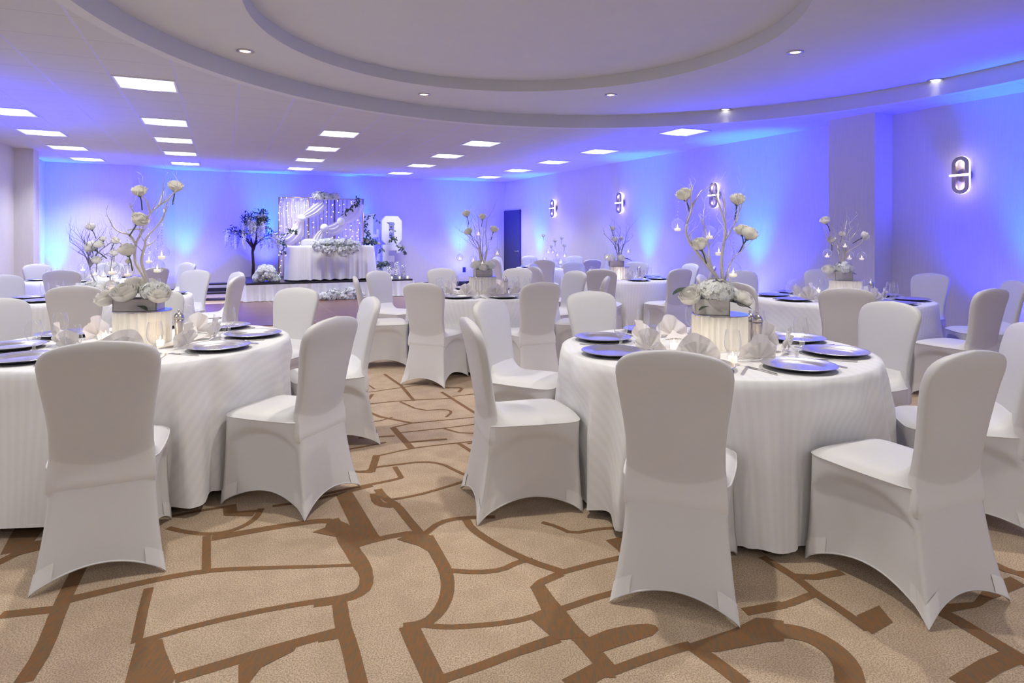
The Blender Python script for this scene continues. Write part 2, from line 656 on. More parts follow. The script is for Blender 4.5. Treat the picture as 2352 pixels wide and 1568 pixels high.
# floor: one carpet with its woven bands
STROKES=[
(0.055,[(-1.498,1.927),(-1.544,2.074),(-1.672,2.33),(-1.773,2.568),(-1.82,2.678)]),
(0.05,[(-1.849,2.274),(-1.68,2.311)]),
((0.055,0.02),[(-1.665,2.374),(-1.534,2.451),(-1.411,2.517),(-1.259,2.577),(-1.127,2.595),(-0.897,2.607),(-0.656,2.622)]),
(0.035,[(-1.414,2.451),(-1.349,2.301),(-1.265,2.12)]),
((0.03,0.055),[(-1.254,2.126),(-1.088,2.227),(-0.881,2.316),(-0.665,2.381),(-0.6,2.397),(-0.578,2.467),(-0.579,2.551),(-0.627,2.659),(-0.69,2.756),(-0.732,2.86),(-0.782,2.973),(-0.842,3.016),(-0.904,3.04),(-1.033,3.002),(-1.173,2.945),(-1.364,2.856)]),
((0.05,0.045),[(-1.041,1.945),(-0.913,2.018),(-0.793,2.085),(-0.676,2.144),(-0.587,2.188)]),
(0.035,[(-1.398,2.882),(-1.247,2.568)]),
(0.032,[(-1.618,2.962),(-1.536,2.927),(-1.413,2.893),(-1.319,2.916),(-1.264,2.985),(-1.245,3.07),(-1.264,3.174)]),
(0.028,[(-1.667,3.083),(-1.569,3.142),(-1.408,3.214)]),
(0.06,[(-0.905,3.348),(-0.762,3.045),(-0.665,2.818)]),
(0.03,[(-1.217,3.2),(-1.062,3.256),(-0.913,3.357),(-0.768,3.465)]),
(0.028,[(-1.076,3.855),(-0.986,3.722),(-0.905,3.668),(-0.812,3.668)]),
(0.05,[(-2.161,2.622),(-2.142,2.706),(-2.093,2.797)]),
(0.045,[(-2.18,2.716),(-2.296,2.927),(-2.43,3.2),(-2.534,3.403)]),
(0.03,[(-1.027,3.332),(-0.902,3.417),(-0.683,3.537),(-0.625,3.585)]),
(0.07,[(-0.887,3.36),(-0.756,3.1),(-0.658,2.899),(-0.617,2.827)]),
(0.045,[(-0.722,2.769),(-0.6,2.857),(-0.445,2.92),(-0.377,2.857)]),
((0.06,0.045),[(-0.39,2.878),(-0.32,2.703),(-0.271,2.582),(-0.248,2.455),(-0.253,2.341),(-0.282,2.255),(-0.323,2.218),(-0.381,2.206)]),
(0.055,[(-0.868,3.053),(-0.802,2.941),(-0.759,2.837),(-0.701,2.74),(-0.642,2.633),(-0.587,2.549),(-0.57,2.455),(-0.594,2.404),(-0.658,2.369),(-0.739,2.348)]),
(0.022,[(-0.787,2.612),(-0.641,2.627)]),
(0.055,[(-0.65,2.369),(-0.595,2.212),(-0.539,2.096),(-0.47,1.927),(-0.449,1.88)]),
(0.05,[(-0.661,2.143),(-0.581,2.17)]),
(0.07,[(-0.363,2.212),(-0.312,2.096),(-0.263,1.992),(-0.217,1.889)]),
(0.028,[(-0.323,2.218),(-0.231,2.202),(-0.127,2.212),(-0.015,2.23),(0.069,2.262),(0.133,2.307)]),
(0.04,[(-0.241,1.927),(-0.204,1.949),(-0.082,2.012),(0.021,2.075),(0.16,2.139)]),
(0.042,[(0.129,2.307),(0.106,2.411),(0.088,2.471),(0.2,2.557)]),
(0.035,[(0.176,2.307),(0.307,2.38),(0.412,2.429)]),
(0.04,[(-0.228,3.065),(-0.19,2.952),(-0.105,2.837),(-0.018,2.74),(0.081,2.65),(0.213,2.565)]),
(0.035,[(-0.402,2.899),(-0.347,3.019),(-0.259,3.065),(-0.083,3.076)]),
(0.033,[(-0.271,2.582),(-0.147,2.565),(-0.043,2.582),(0.027,2.65),(0.091,2.668)]),
(0.035,[(0.2,2.565),(0.339,2.633),(0.474,2.689)]),
(0.025,[(0.144,3.019),(0.212,2.974),(0.276,2.903),(0.41,2.952),(0.522,2.963)]),
(0.045,[(-0.729,3.417),(-0.671,3.304),(-0.587,3.212),(-0.506,3.053),(-0.422,2.899)]),
(0.05,[(-0.734,3.36),(-0.698,3.246),(-0.64,3.204),(-0.571,3.212)]),
(0.025,[(-0.663,3.264),(-0.507,3.332),(-0.361,3.446),(-0.206,3.585),(-0.17,3.601)]),
(0.03,[(-0.699,3.752),(-0.627,3.578)]),
(0.025,[(-1.026,3.693),(-0.857,3.666),(-0.823,3.742),(-0.692,3.788),(-0.546,3.842),(-0.425,3.805),(-0.338,3.7),(-0.243,3.591)]),
(0.045,[(-0.819,3.666),(-0.85,3.955)]),
(0.018,[(-0.846,3.936),(-0.662,4.076),(-0.518,4.139),(-0.187,4.248)]),
(0.025,[(-1.177,3.995),(-0.999,4.097),(-0.84,4.204)]),
(0.045,[(-0.86,4.536),(-0.76,4.317),(-0.648,4.076)]),
(0.03,[(-1.047,4.294),(-0.808,4.34)]),
(0.02,[(-0.86,4.536),(-0.738,4.641),(-0.244,4.808)]),
(0.018,[(-0.784,4.412),(-0.504,4.511),(-0.204,4.641)]),
(0.022,[(-0.488,4.511),(-0.373,4.412),(-0.178,4.388)]),
(0.03,[(-0.71,4.195),(-0.574,4.239),(-0.441,4.271)]),
(0.03,[(-0.354,4.182),(-0.243,3.995),(-0.186,3.936)]),
(0.025,[(-0.296,4.173),(-0.172,4.248)]),
(0.03,[(-1.256,5.082),(-1.009,4.808),(-0.738,4.641)]),
(0.018,[(-1.193,4.668),(-0.986,4.696),(-0.909,4.797)]),
(0.022,[(-1.307,5.114),(-1.175,5.18),(-0.93,5.283),(-0.49,5.367)]),
(0.03,[(-1.299,5.114),(-1.211,5.262),(-1.22,5.5)]),
(0.018,[(-1.415,5.5),(-1.265,5.576),(-1.029,5.736),(-0.779,5.904)]),
(0.018,[(-1.542,5.992),(-1.39,5.948),(-1.244,5.695)]),
(0.03,[(-1.284,6.323),(-1.024,5.819),(-0.823,5.283)]),
(0.022,[(-0.933,5.248),(-0.724,4.975),(-0.526,5.019),(-0.468,4.938),(-0.503,4.797)]),
(0.03,[(-0.623,5.576),(-0.441,5.214),(-0.209,4.751)]),
(0.02,[(-0.514,5.425),(-0.281,5.538)]),
(0.03,[(-0.739,5.904),(-0.602,5.736),(-0.447,5.752),(-0.472,5.576)]),
(0.06,[(0.098,2.467),(0.135,2.361),(0.171,2.284),(0.203,2.193),(0.245,2.121),(0.285,2.031),(0.311,1.969)]),
(0.045,[(0.035,2.081),(0.149,2.141)]),
(0.04,[(0.304,1.974),(0.469,2.056),(0.571,2.098),(0.6,2.106)]),
(0.055,[(0.605,2.098),(0.663,2.005),(0.709,1.92)]),
(0.07,[(0.173,1.911),(0.271,1.982),(0.32,1.984)]),
(0.045,[(0.848,2.294),(1.01,2.34)]),
(0.04,[(1.069,2.692),(1.123,2.567),(1.147,2.5),(1.163,2.413),(1.204,2.312),(1.24,2.187)]),
(0.04,[(1.128,2.537),(1.219,2.529),(1.346,2.567)]),
(0.035,[(0.915,2.305),(1.036,2.347),(1.163,2.413)]),
(0.085,[(0.864,2.187),(0.926,2.187),(0.986,2.174),(1.033,2.144),(1.064,2.086),(1.07,2.02),(1.051,1.958),(1.025,1.91)]),
(0.06,[(1.52,2.326),(1.574,2.284),(1.609,2.168),(1.633,2.086),(1.658,2.009)]),
(0.065,[(1.628,2.047),(1.523,2.004),(1.366,1.919)]),
(0.03,[(1.989,2.692),(2.013,2.619),(2.018,2.567),(2.101,2.556)]),
(0.05,[(1.088,2.74),(1.295,2.811),(1.39,2.863)]),
(0.03,[(3.07,3.968),(3.075,3.877),(3.131,3.825)]),
(0.03,[(2.626,3.408),(2.883,3.522)]),
(0.02,[(3.232,4.144),(3.478,4.248)]),
(0.03,[(3.663,4.619),(3.609,4.497),(3.701,4.521)]),
(0.035,[(2.415,3.096),(2.531,3.154),(2.592,3.166)]),
(0.05,[(2.398,3.073),(2.436,2.976)]),
(0.02,[(2.831,3.675),(2.908,3.551)]),
(0.02,[(3.164,4.006),(3.343,4.084)]),
(0.04,[(1.993,2.7),(2.031,2.592),(2.074,2.523)]),
]
PATCHES=[
[(-1.269,2.126),(-1.187,2.138),(-1.15,2.085),(-1.043,1.955),(-1.039,1.927),(-1.049,1.896),(-1.169,1.896),(-1.185,1.927)],
[(-0.872,2.007),(-0.811,2.074),(-0.711,2.132),(-0.721,2.074),(-0.795,1.997),(-0.807,1.906),(-0.828,1.906)],
[(-1.471,3.2),(-1.41,3.22),(-1.369,3.139),(-1.275,3.158),(-1.272,3.083),(-1.415,3.09)],
[(-0.925,2.916),(-0.88,2.962),(-0.887,3.021),(-0.783,2.916),(-0.802,2.871)],
[(-2.237,2.839),(-2.303,2.95),(-2.241,3.009),(-2.197,2.95),(-2.147,2.828),(-2.114,2.839),(-2.052,2.756),(-2.147,2.687)],
[(-0.521,2.847),(-0.428,2.941),(-0.37,2.878),(-0.34,2.713),(-0.415,2.788),(-0.478,2.821)],
[(0.069,2.249),(0.125,2.307),(0.192,2.307),(0.225,2.212),(0.251,2.147),(0.159,2.132),(0.132,2.153)],
[(0.423,2.837),(0.517,2.878),(0.481,2.676),(0.458,2.759)],
[(0.263,2.147),(0.33,2.188),(0.412,2.215),(0.48,2.222),(0.505,2.212),(0.51,2.19),(0.481,2.156),(0.39,2.115),(0.282,2.064)],
[(0.586,2.109),(0.772,2.193),(0.874,2.257),(0.912,2.254),(0.966,2.238),(0.918,2.127),(0.858,2.121),(0.796,2.103),(0.673,2.07),(0.607,2.081)],
[(1.243,2.271),(1.36,2.333),(1.35,2.231),(1.238,2.163),(1.227,2.206)],
[(1.862,2.468),(2.005,2.533),(2.013,2.476),(2.034,2.476),(1.807,2.372),(1.73,2.326),(1.574,2.284),(1.591,2.34),(1.726,2.354)],
]



def floor():
    m = MB()
    c = [G(-3.9, -4.3), G(9.3, -4.3), G(9.3, 17.9), G(-4.2, 17.9)]
    m.poly([(x, y, 0) for x, y in c])
    lev = [0]

    def z():
        lev[0] += 1
        return 0.0006 + lev[0] * 0.000012

    def strip(pts, w, xf=None):
        if xf:
            pts = [xf(p) for p in pts]
        P = [Vector(p) for p in pts]
        # smooth the line once
        if len(P) > 3:
            Q = [P[0]]
            for i in range(len(P) - 1):
                Q += [P[i] * 0.75 + P[i + 1] * 0.25, P[i] * 0.25 + P[i + 1] * 0.75]
            Q.append(P[-1])
            P = Q
        k = len(P)
        zz = z()
        b = len(m.v)
        for i, p in enumerate(P):
            t = (P[min(i + 1, k - 1)] - P[max(i - 1, 0)]).normalized()
            n = Vector((-t.y, t.x))
            ww = (w if not hasattr(w, '__len__') else w[0] + (w[1] - w[0]) * i / (k - 1)) * 0.5
            m.v.append((p.x + n.x * ww, p.y + n.y * ww, zz))
            m.v.append((p.x - n.x * ww, p.y - n.y * ww, zz))
        for i in range(k - 1):
            m.f.append([b + 2 * i, b + 2 * i + 1, b + 2 * i + 3, b + 2 * i + 2])
            m.m.append(1)
            # face must look up
    for w, pts in STROKES:
        strip(pts, w)
    for pts in PATCHES:
        zz = z()
        m.poly([(x, y, zz) for x, y in pts], 1)
    # the pattern repeats across the rest of the room
    for sx, sy in ((3.6, 1.9), (3.5, 4.6), (-4.4, 1.6), (-4.3, 4.9), (0.3, 6.9), (-3.6, 8.3), (3.6, 7.6), (-7.0, 8.0), (1.5, 10.5), (-5.5, 11.4)):
        for w, pts in STROKES:
            q = [(x + sx, y + sy) for x, y in pts]
            mx = sum(p[0] for p in q) / len(q)
            my = sum(p[1] for p in q) / len(q)
            if (-2.0 < mx < 2.1 and my < 7.2) or my < 2.0 or (mx < 3.2 and my < 3.4):
                continue
            strip(q, w)
    o = m.build('floor', [M_carpet, M_band], smooth=False)
    # all faces up
    import bmesh
    bm = bmesh.new()
    bm.from_mesh(o.data)
    bm.normal_update()
    for f in bm.faces:
        if f.normal.z < 0:
            f.normal_flip()
    bmesh.ops.triangulate(bm, faces=[f for f in bm.faces if len(f.verts) > 4])
    bm.to_mesh(o.data)
    bm.free()
    struct(o)


floor()

# parquet dance floor laid on the carpet in front of the stage
_o = MB().box(-1.1, 4.35, 10.45, 14.35, 0.0045, 0.016).build('dance_floor', M_wood, smooth=False)
_o.rotation_euler = (0, 0, GRID)
tag(_o, 'dark parquet dance floor laid on the carpet before the stage', 'dance floor')

# ---------------------------------------------------------------- ceiling with its round coffers
C1 = (3.248, 4.152)
R1 = 4.49
_c2 = (0.118, 5.625)
C2 = (_c2[0] * cos(GRID) + _c2[1] * sin(GRID), -_c2[0] * sin(GRID) + _c2[1] * cos(GRID))
R2 = 2.335
H1, H2 = EYE + 1.86, EYE + 2.0
NSEG = 144


def ring(name, fa, fb, m, seg=NSEG, smooth=True, up=False):
    mb = MB()
    mb.grid(seg, 2, lambda i, j: (fa if j == 0 else fb)(2 * pi * i / seg), wrap_u=True)
    o = mb.build(name, m, smooth=smooth)
    o.rotation_euler = (0, 0, GRID)
    return struct(o)


def rect_pt(a):
    x0, x1, y0, y1 = -4.3, 9.4, -4.6, 18.2
    dx, dy = cos(a), sin(a)
    t = min((x1 - C1[0]) / dx if dx > 1e-9 else 1e9, (x0 - C1[0]) / dx if dx < -1e-9 else 1e9,
            (y1 - C1[1]) / dy if dy > 1e-9 else 1e9, (y0 - C1[1]) / dy if dy < -1e-9 else 1e9)
    return (C1[0] + dx * t, C1[1] + dy * t, CLG)


def cc(c, r, z):
    return lambda a: (c[0] + r * cos(a), c[1] + r * sin(a), z)


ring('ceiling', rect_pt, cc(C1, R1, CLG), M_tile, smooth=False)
# flat drywall lip and the step of the large coffer
ring('ceiling_lip', cc(C1, R1, CLG), cc(C1, R1 - 0.12, CLG - 0.004), M_ceil)
ring('ceiling_step', cc(C1, R1 - 0.12, CLG - 0.004), cc(C1, R1 - 0.10, H1), M_ceil)
ring('ceiling_soffit', cc(C1, R1 - 0.10, H1), cc(C2, R2, H1), M_ceil)
ring('ceiling_inner_step', cc(C2, R2, H1), cc(C2, R2 + 0.01, H2), M_ceil)
ring('ceiling_inner', cc(C2, R2 + 0.01, H2), cc(C2, 0.001, H2), M_ceil)

# ---------------------------------------------------------------- square ceiling lights
TW = 0.61


def ceiling_light():
    t = thing('ceiling_light', 'x', 'ceiling light')
    h = 0.272
    f = MB()
    f.box(-h - 0.018, h + 0.018, -h - 0.018, -h, -0.012, 0.0).box(-h - 0.018, h + 0.018, h, h + 0.018, -0.012, 0.0)
    f.box(-h - 0.018, -h, -h, h, -0.012, 0.0).box(h, h + 0.018, -h, h, -0.012, 0.0)
    f.build('frame', M_white_metal, t, smooth=False)
    d = MB()
    # a diffuser that falls in a soft fold to a bright middle band
    xs = [-h, -h * 0.42, 0, h * 0.42, h]
    zs = [-0.004, -0.010, -0.013, -0.010, -0.004]
    b = 0
    for i in range(4):
        k = 1 if i in (0, 3) else 0
        d.poly([(xs[i], h, zs[i]), (xs[i + 1], h, zs[i + 1]), (xs[i + 1], -h, zs[i + 1]), (xs[i], -h, zs[i])], k)
    d.build('diffuser', [M_panel, M_panel_dim], t, smooth=False)
    return t


_rows = {-8: (0, 4, 7, 10, 13), -5: (0, 4, 7, 10, 13), -1: (4, 7, 10, 13), 3: (4, 7, 10, 13), 7: (0, 4, 7, 10, 13)}
_cn = {-8: 'leftmost', -5: 'second-from-left', -1: 'middle', 3: 'fourth-from-left', 7: 'right wall'}
_rn = {0: 'nearest', 4: 'second nearest', 7: 'middle', 10: 'second farthest', 13: 'farthest'}
_proto = None
for ui, rows in _rows.items():
    for k, vi in enumerate(rows):
        if ui == -8 and vi == 0:
            continue
        u, v = (3.782 + ui) * TW, (12.851 + vi) * TW
        x, y = G(u, v)
        nm = ['nearest', 'second nearest', 'third nearest', 'second farthest', 'farthest'] if len(rows) == 5 else ['nearest', 'second nearest', 'second farthest', 'farthest']
        if ui == -8:
            nm = [None, 'nearest', 'second nearest', 'second farthest', 'farthest']
        lab = 'square white ceiling light, %s of the %s row' % (nm[k], _cn[ui])
        if _proto is None:
            _proto = ceiling_light()
            o = _proto
            o.location = (x, y, CLG)
            o.rotation_euler = (0, 0, GRID)
        else:
            o = dup(_proto, (x, y, CLG), GRID)
        o['label'] = lab
        o['group'] = 'square ceiling lights'
        lamp('AREA', 'panel_light', (x, y, CLG - 0.03), PANEL_W * (1.6 if vi >= 10 else 1.0), (0.93, 0.96, 1.0), size=0.54, aim=(0, 0, -1), spread=radians(98))
# unseen panels added as fill, behind the camera and out to the left
for ui in (-8, -5, -1, 3, 7):
    for vi in (0, -4, -8, -16, -20) if ui == -8 else (-16, -20):
        u, v = (3.782 + ui) * TW, (12.851 + vi) * TW
        x, y = G(u, v)
        lamp('AREA', 'panel_light', (x, y, CLG - 0.02), PANEL_W * 1.9, (0.95, 0.98, 1.0), size=0.54, aim=(0, 0, -1))

# ---------------------------------------------------------------- round downlights
def downlight():
    t = thing('downlight', 'x', 'downlight')
    MB().lathe([(0.078, -0.001), (0.080, -0.010), (0.062, -0.012), (0.052, -0.004), (0.050, 0.002)], 28).build('trim_ring', M_chrome, t)
    MB().lathe([(0.0001, -0.006), (0.03, -0.007), (0.051, -0.002)], 24).build('bulb', M_bulb, t)
    return t


_dl = [((563, 117), 'round recessed downlight above the left front table'),
       ((974, 216.5), 'round recessed downlight on the round soffit, left of the farther middle pair'),
       ((1403, 217.5), 'round recessed downlight on the round soffit, right of the farther middle pair'),
       ((1827, 119.5), 'round recessed downlight on the round soffit above the right front table'),
       ((1666, 250.5), 'small recessed downlight close to the soffit edge above the wall sconce'),
       ((2148, 183), 'round recessed downlight nearest the right wall')]
_p = None
for (px, py), lab in _dl:
    Y = (H1 - EYE) * FOC / (HOR - py)
    X = (px - 1176) / FOC * Y
    if _p is None:
        _p = downlight()
        o = _p
        o.location = (X, Y, H1)
    else:
        o = dup(_p, (X, Y, H1))
    o['label'] = lab
    o['group'] = 'recessed downlights'
    lamp('SPOT', 'downlight_beam', (X, Y, H1 - 0.02), DOWN_W * (0.02 if (py > 225 or px > 2000) else 1), (1.0, 0.96, 0.90), size=0.05, spot=radians(40 if (py > 225 or px > 2000) else 125), blend=0.6, aim=(0, 0, -1))
for a in (-39, -91, -143):
    X, Y = _c2[0] + 2.75 * cos(radians(a)), _c2[1] + 2.75 * sin(radians(a))
    lamp('SPOT', 'downlight_beam', (X, Y, H1 - 0.02), DOWN_W, (1.0, 0.96, 0.90), size=0.05, spot=radians(125), blend=0.6, aim=(0, 0, -1))

# ---------------------------------------------------------------- blue uplights along the walls
def uplight():
    t = thing('uplight', 'x', 'uplight')
    MB().lathe([(0.0001, 0.0), (0.075, 0.0), (0.08, 0.02), (0.08, 0.14), (0.07, 0.15), (0.066, 0.142)], 20).build('can', M_dark, t)
    MB().lathe([(0.0001, 0.141), (0.066, 0.141)], 20).build('lens', M_blue_lens, t)
    return t


_up = []
for px, lab in ((1240, 'first uplight past the navy door, behind the farthest table'), (1490, 'uplight between the second and third sconces'),
                (1740, 'uplight between the third sconce and the pier'), (2400, None)):
    p, n = wr(px, 0.38)
    _up.append((p, n, 1.0 if lab else 0.75, lab))
for px, lab in ((425, 'uplight behind the left rear table'), (612, 'uplight behind the wisteria tree'),
                (838, 'uplight between the gold screen and the white letters'), (1055, 'uplight beside the wall outlet')):
    p, n = wb(px, 0.38)
    _up.append((p, n, 1.0, lab))
_up.append((G(-3.25, 16.45), (0.7 * cos(GRID) + 0.7 * sin(GRID), 0.7 * sin(GRID) - 0.7 * cos(GRID)), 0.9, 'uplight in the far left corner of the room'))
_up.append((G(-3.3, 9.7), (cos(GRID), sin(GRID)), 0.8, None))
_up.append(((7.35, 4.0), (-0.885, -0.466), 0.2, None))
_p = None
for (x, y), n, k, lab in _up:
    if lab:
        if _p is None:
            _p = uplight()
            o = _p
            o.location = (x, y, 0)
        else:
            o = dup(_p, (x, y, 0))
        o['label'] = 'black ' + lab
        o['group'] = 'blue uplights'
    zu = 0.402 if lab and ('wisteria' in lab or 'letters' in lab) else 0.0
    if lab:
        o.location.z = zu
    aim = Vector((-n[0] * 0.16, -n[1] * 0.16, 1))
    lamp('SPOT', 'uplight_blue', (x, y, zu + 0.16), BLUE_W * k, (0.010, 0.012, 1.0), size=0.14, spot=radians(120), blend=1.0, aim=aim)
    lamp('SPOT', 'uplight_cyan', (x, y, zu + 0.16), CYAN_W * k, (0.0, 0.36, 1.0), size=0.08, spot=radians(46), blend=1.0, aim=Vector((-n[0] * 0.10, -n[1] * 0.10, 1)))

# ---------------------------------------------------------------- wall sconces
def stadium(w, h, k=12):
    """outline of an upright capsule"""
    r = w / 2
    pts = []
    for i in range(k + 1):
        a = pi * i / k
        pts.append((r * cos(a), h / 2 - r + r * sin(a)))
    for i in range(k + 1):
        a = pi + pi * i / k
        pts.append((r * cos(a), -h / 2 + r + r * sin(a)))
    return pts


M_sconce = mat('warm_nickel', (0.42, 0.37, 0.35), 0.35, metal=0.8)
M_glow = mat('sconce_glow_strip', (1, 0.95, 0.9), 0.4, emit=(1.0, 0.88, 0.80), estr=2.2)


def sconce():
    # local frame: x along the wall, y out of the wall, z up
    t = thing('wall_sconce', 'x', 'wall sconce')
    def P(p, y):
        return (p[0], y, p[1])
    o1, i1 = stadium(0.19, 0.46), stadium(0.10, 0.37)
    n = len(o1)
    f = MB()
    for (a, b, ya, yb, fl) in ((o1, i1, 0.105, 0.105, 0), (i1, i1, 0.105, 0.06, 0), (i1, o1, 0.06, 0.06, 0)):
        f.grid(n, 2, lambda i, j, a=a, b=b, ya=ya, yb=yb: P((a if j == 0 else b)[i], ya if j == 0 else yb), wrap_u=True)
    f.build('capsule_ring', M_sconce, t, smooth=False)
    o2 = stadium(0.194, 0.464)
    MB().grid(n, 2, lambda i, j: P(o2[i], 0.064 if j == 0 else 0.101), wrap_u=True).build('glow_strip', M_glow, t)
    MB().lathe([(0.0001, 0.0), (0.085, 0.0), (0.085, 0.02), (0.08, 0.025), (0.0001, 0.025)], 28, M=Matrix.Rotation(-pi / 2, 4, 'X')).build('back_plate', M_sconce, t)
    MB().box(-0.115, 0.115, 0.105, 0.125, -0.013, 0.013).build('cross_bar', M_glow, t, smooth=False, bevel=0.003)
    MB().box(-0.02, 0.02, 0.02, 0.106, -0.01, 0.01).build('bracket', M_sconce, t, smooth=False)
    return t


_p = None
for px, lab in ((1276, 'capsule-shaped metal wall sconce nearest the navy door'), (1430, 'capsule-shaped metal wall sconce, second from the navy door'),
                (1648, 'capsule-shaped metal wall sconce behind the right front branches'), (2216, 'large-looking capsule metal wall sconce right of the pier')):
    (x, y), n = wr(px, 0.0)
    rz = atan2(n[1], n[0]) - pi / 2
    if _p is None:
        _p = sconce()
        o = _p
        o.location = (x, y, 2.135)
        o.rotation_euler = (0, 0, rz)
    else:
        o = dup(_p, (x, y, 2.135), rz)
    o['label'] = lab
    o['group'] = 'capsule wall sconces'
    lamp('POINT', 'sconce_light', (x + n[0] * 0.045, y + n[1] * 0.045, 2.135 + 0.15), SCONCE_W, (1.0, 0.78, 0.68), size=0.03)
    lamp('POINT', 'sconce_light', (x + n[0] * 0.045, y + n[1] * 0.045, 2.135 - 0.15), SCONCE_W, (1.0, 0.78, 0.68), size=0.03)

# ---------------------------------------------------------------- door, outlet, steps
(dx0, dy0), dn = wr(1157.5, 0.0)
(dx1, dy1), _ = wr(1195.5, 0.0)
_L = hypot(dx1 - dx0, dy1 - dy0)
_door = MB().box(0, _L, -0.03, 0.02, 0.008, 2.13).build('door_1', M_door, smooth=False, bevel=0.004)
_door.location = (dx0, dy0, 0)
_ang = atan2(dy1 - dy0, dx1 - dx0)
_door.rotation_euler = (0, 0, _ang)
struct(_door)
_sd = -1 if (-sin(_ang) * dn[0] + cos(_ang) * dn[1]) < 0 else 1
_h = MB()
_h.tube([(_L - 0.09, _sd * 0.02, 1.0), (_L - 0.09, _sd * 0.075, 1.0), (_L - 0.24, _sd * 0.075, 1.0)], 0.011, 8)
_h.lathe([(0.0001, 0), (0.03, 0), (0.03, 0.012), (0.0001, 0.012)], 20, M=Matrix.Translation((_L - 0.09, _sd * 0.02, 1.0)) @ Matrix.Rotation(-_sd * pi / 2, 4, 'X'))
_h.build('door_handle', M_chrome, _door)
_t = MB()
_t.box(-0.05, 0.0, -0.03, 0.03, 0, 2.18).box(_L, _L + 0.05, -0.03, 0.03, 0, 2.18).box(-0.05, _L + 0.05, -0.03, 0.03, 2.13, 2.18)
_f = _t.build('trim_1', M_door, smooth=False)
_f.location = (dx0, dy0, 0)
_f.rotation_euler = (0, 0, _ang)
struct(_f)

(x, y), n = wb(1066, 0.004)
_o = MB().box(-0.045, 0.045, -0.004, 0.006, -0.07, 0.07).build('wall_outlet', M_dark, smooth=False, bevel=0.004)
_o.location = (x, y, 0.46)
_o.rotation_euler = (0, 0, atan2(n[1], n[0]) - pi / 2)
tag(_o, 'small dark wall outlet plate low on the back wall', 'outlet')

# ---------------------------------------------------------------- banquet chair in a stretch cover
BACK = [(.355, .1925), (.372, .1915), (.40, .190), (.44, .187), (.48, .184), (.52, .180), (.60, .180), (.68, .188), (.76, .200), (.82, .208), (.86, .211),
        (.885, .208), (.905, .199), (.920, .185), (.932, .166), (.942, .138), (.950, .100), (.955, .060), (.958, .022)]


def hw_at(z):
    for (a, wa), (b, wb_) in zip(BACK, BACK[1:]):
        if a <= z <= b:
            return wa + (wb_ - wa) * (z - a) / (b - a)
    return BACK[-1][1]


def lean(z):
    if z < 0.48:
        return -0.2171 - 0.040 * (0.48 - z)
    return -0.212 - max(0, z - 0.45) * 0.17 - max(0, z - 0.8) * 0.12


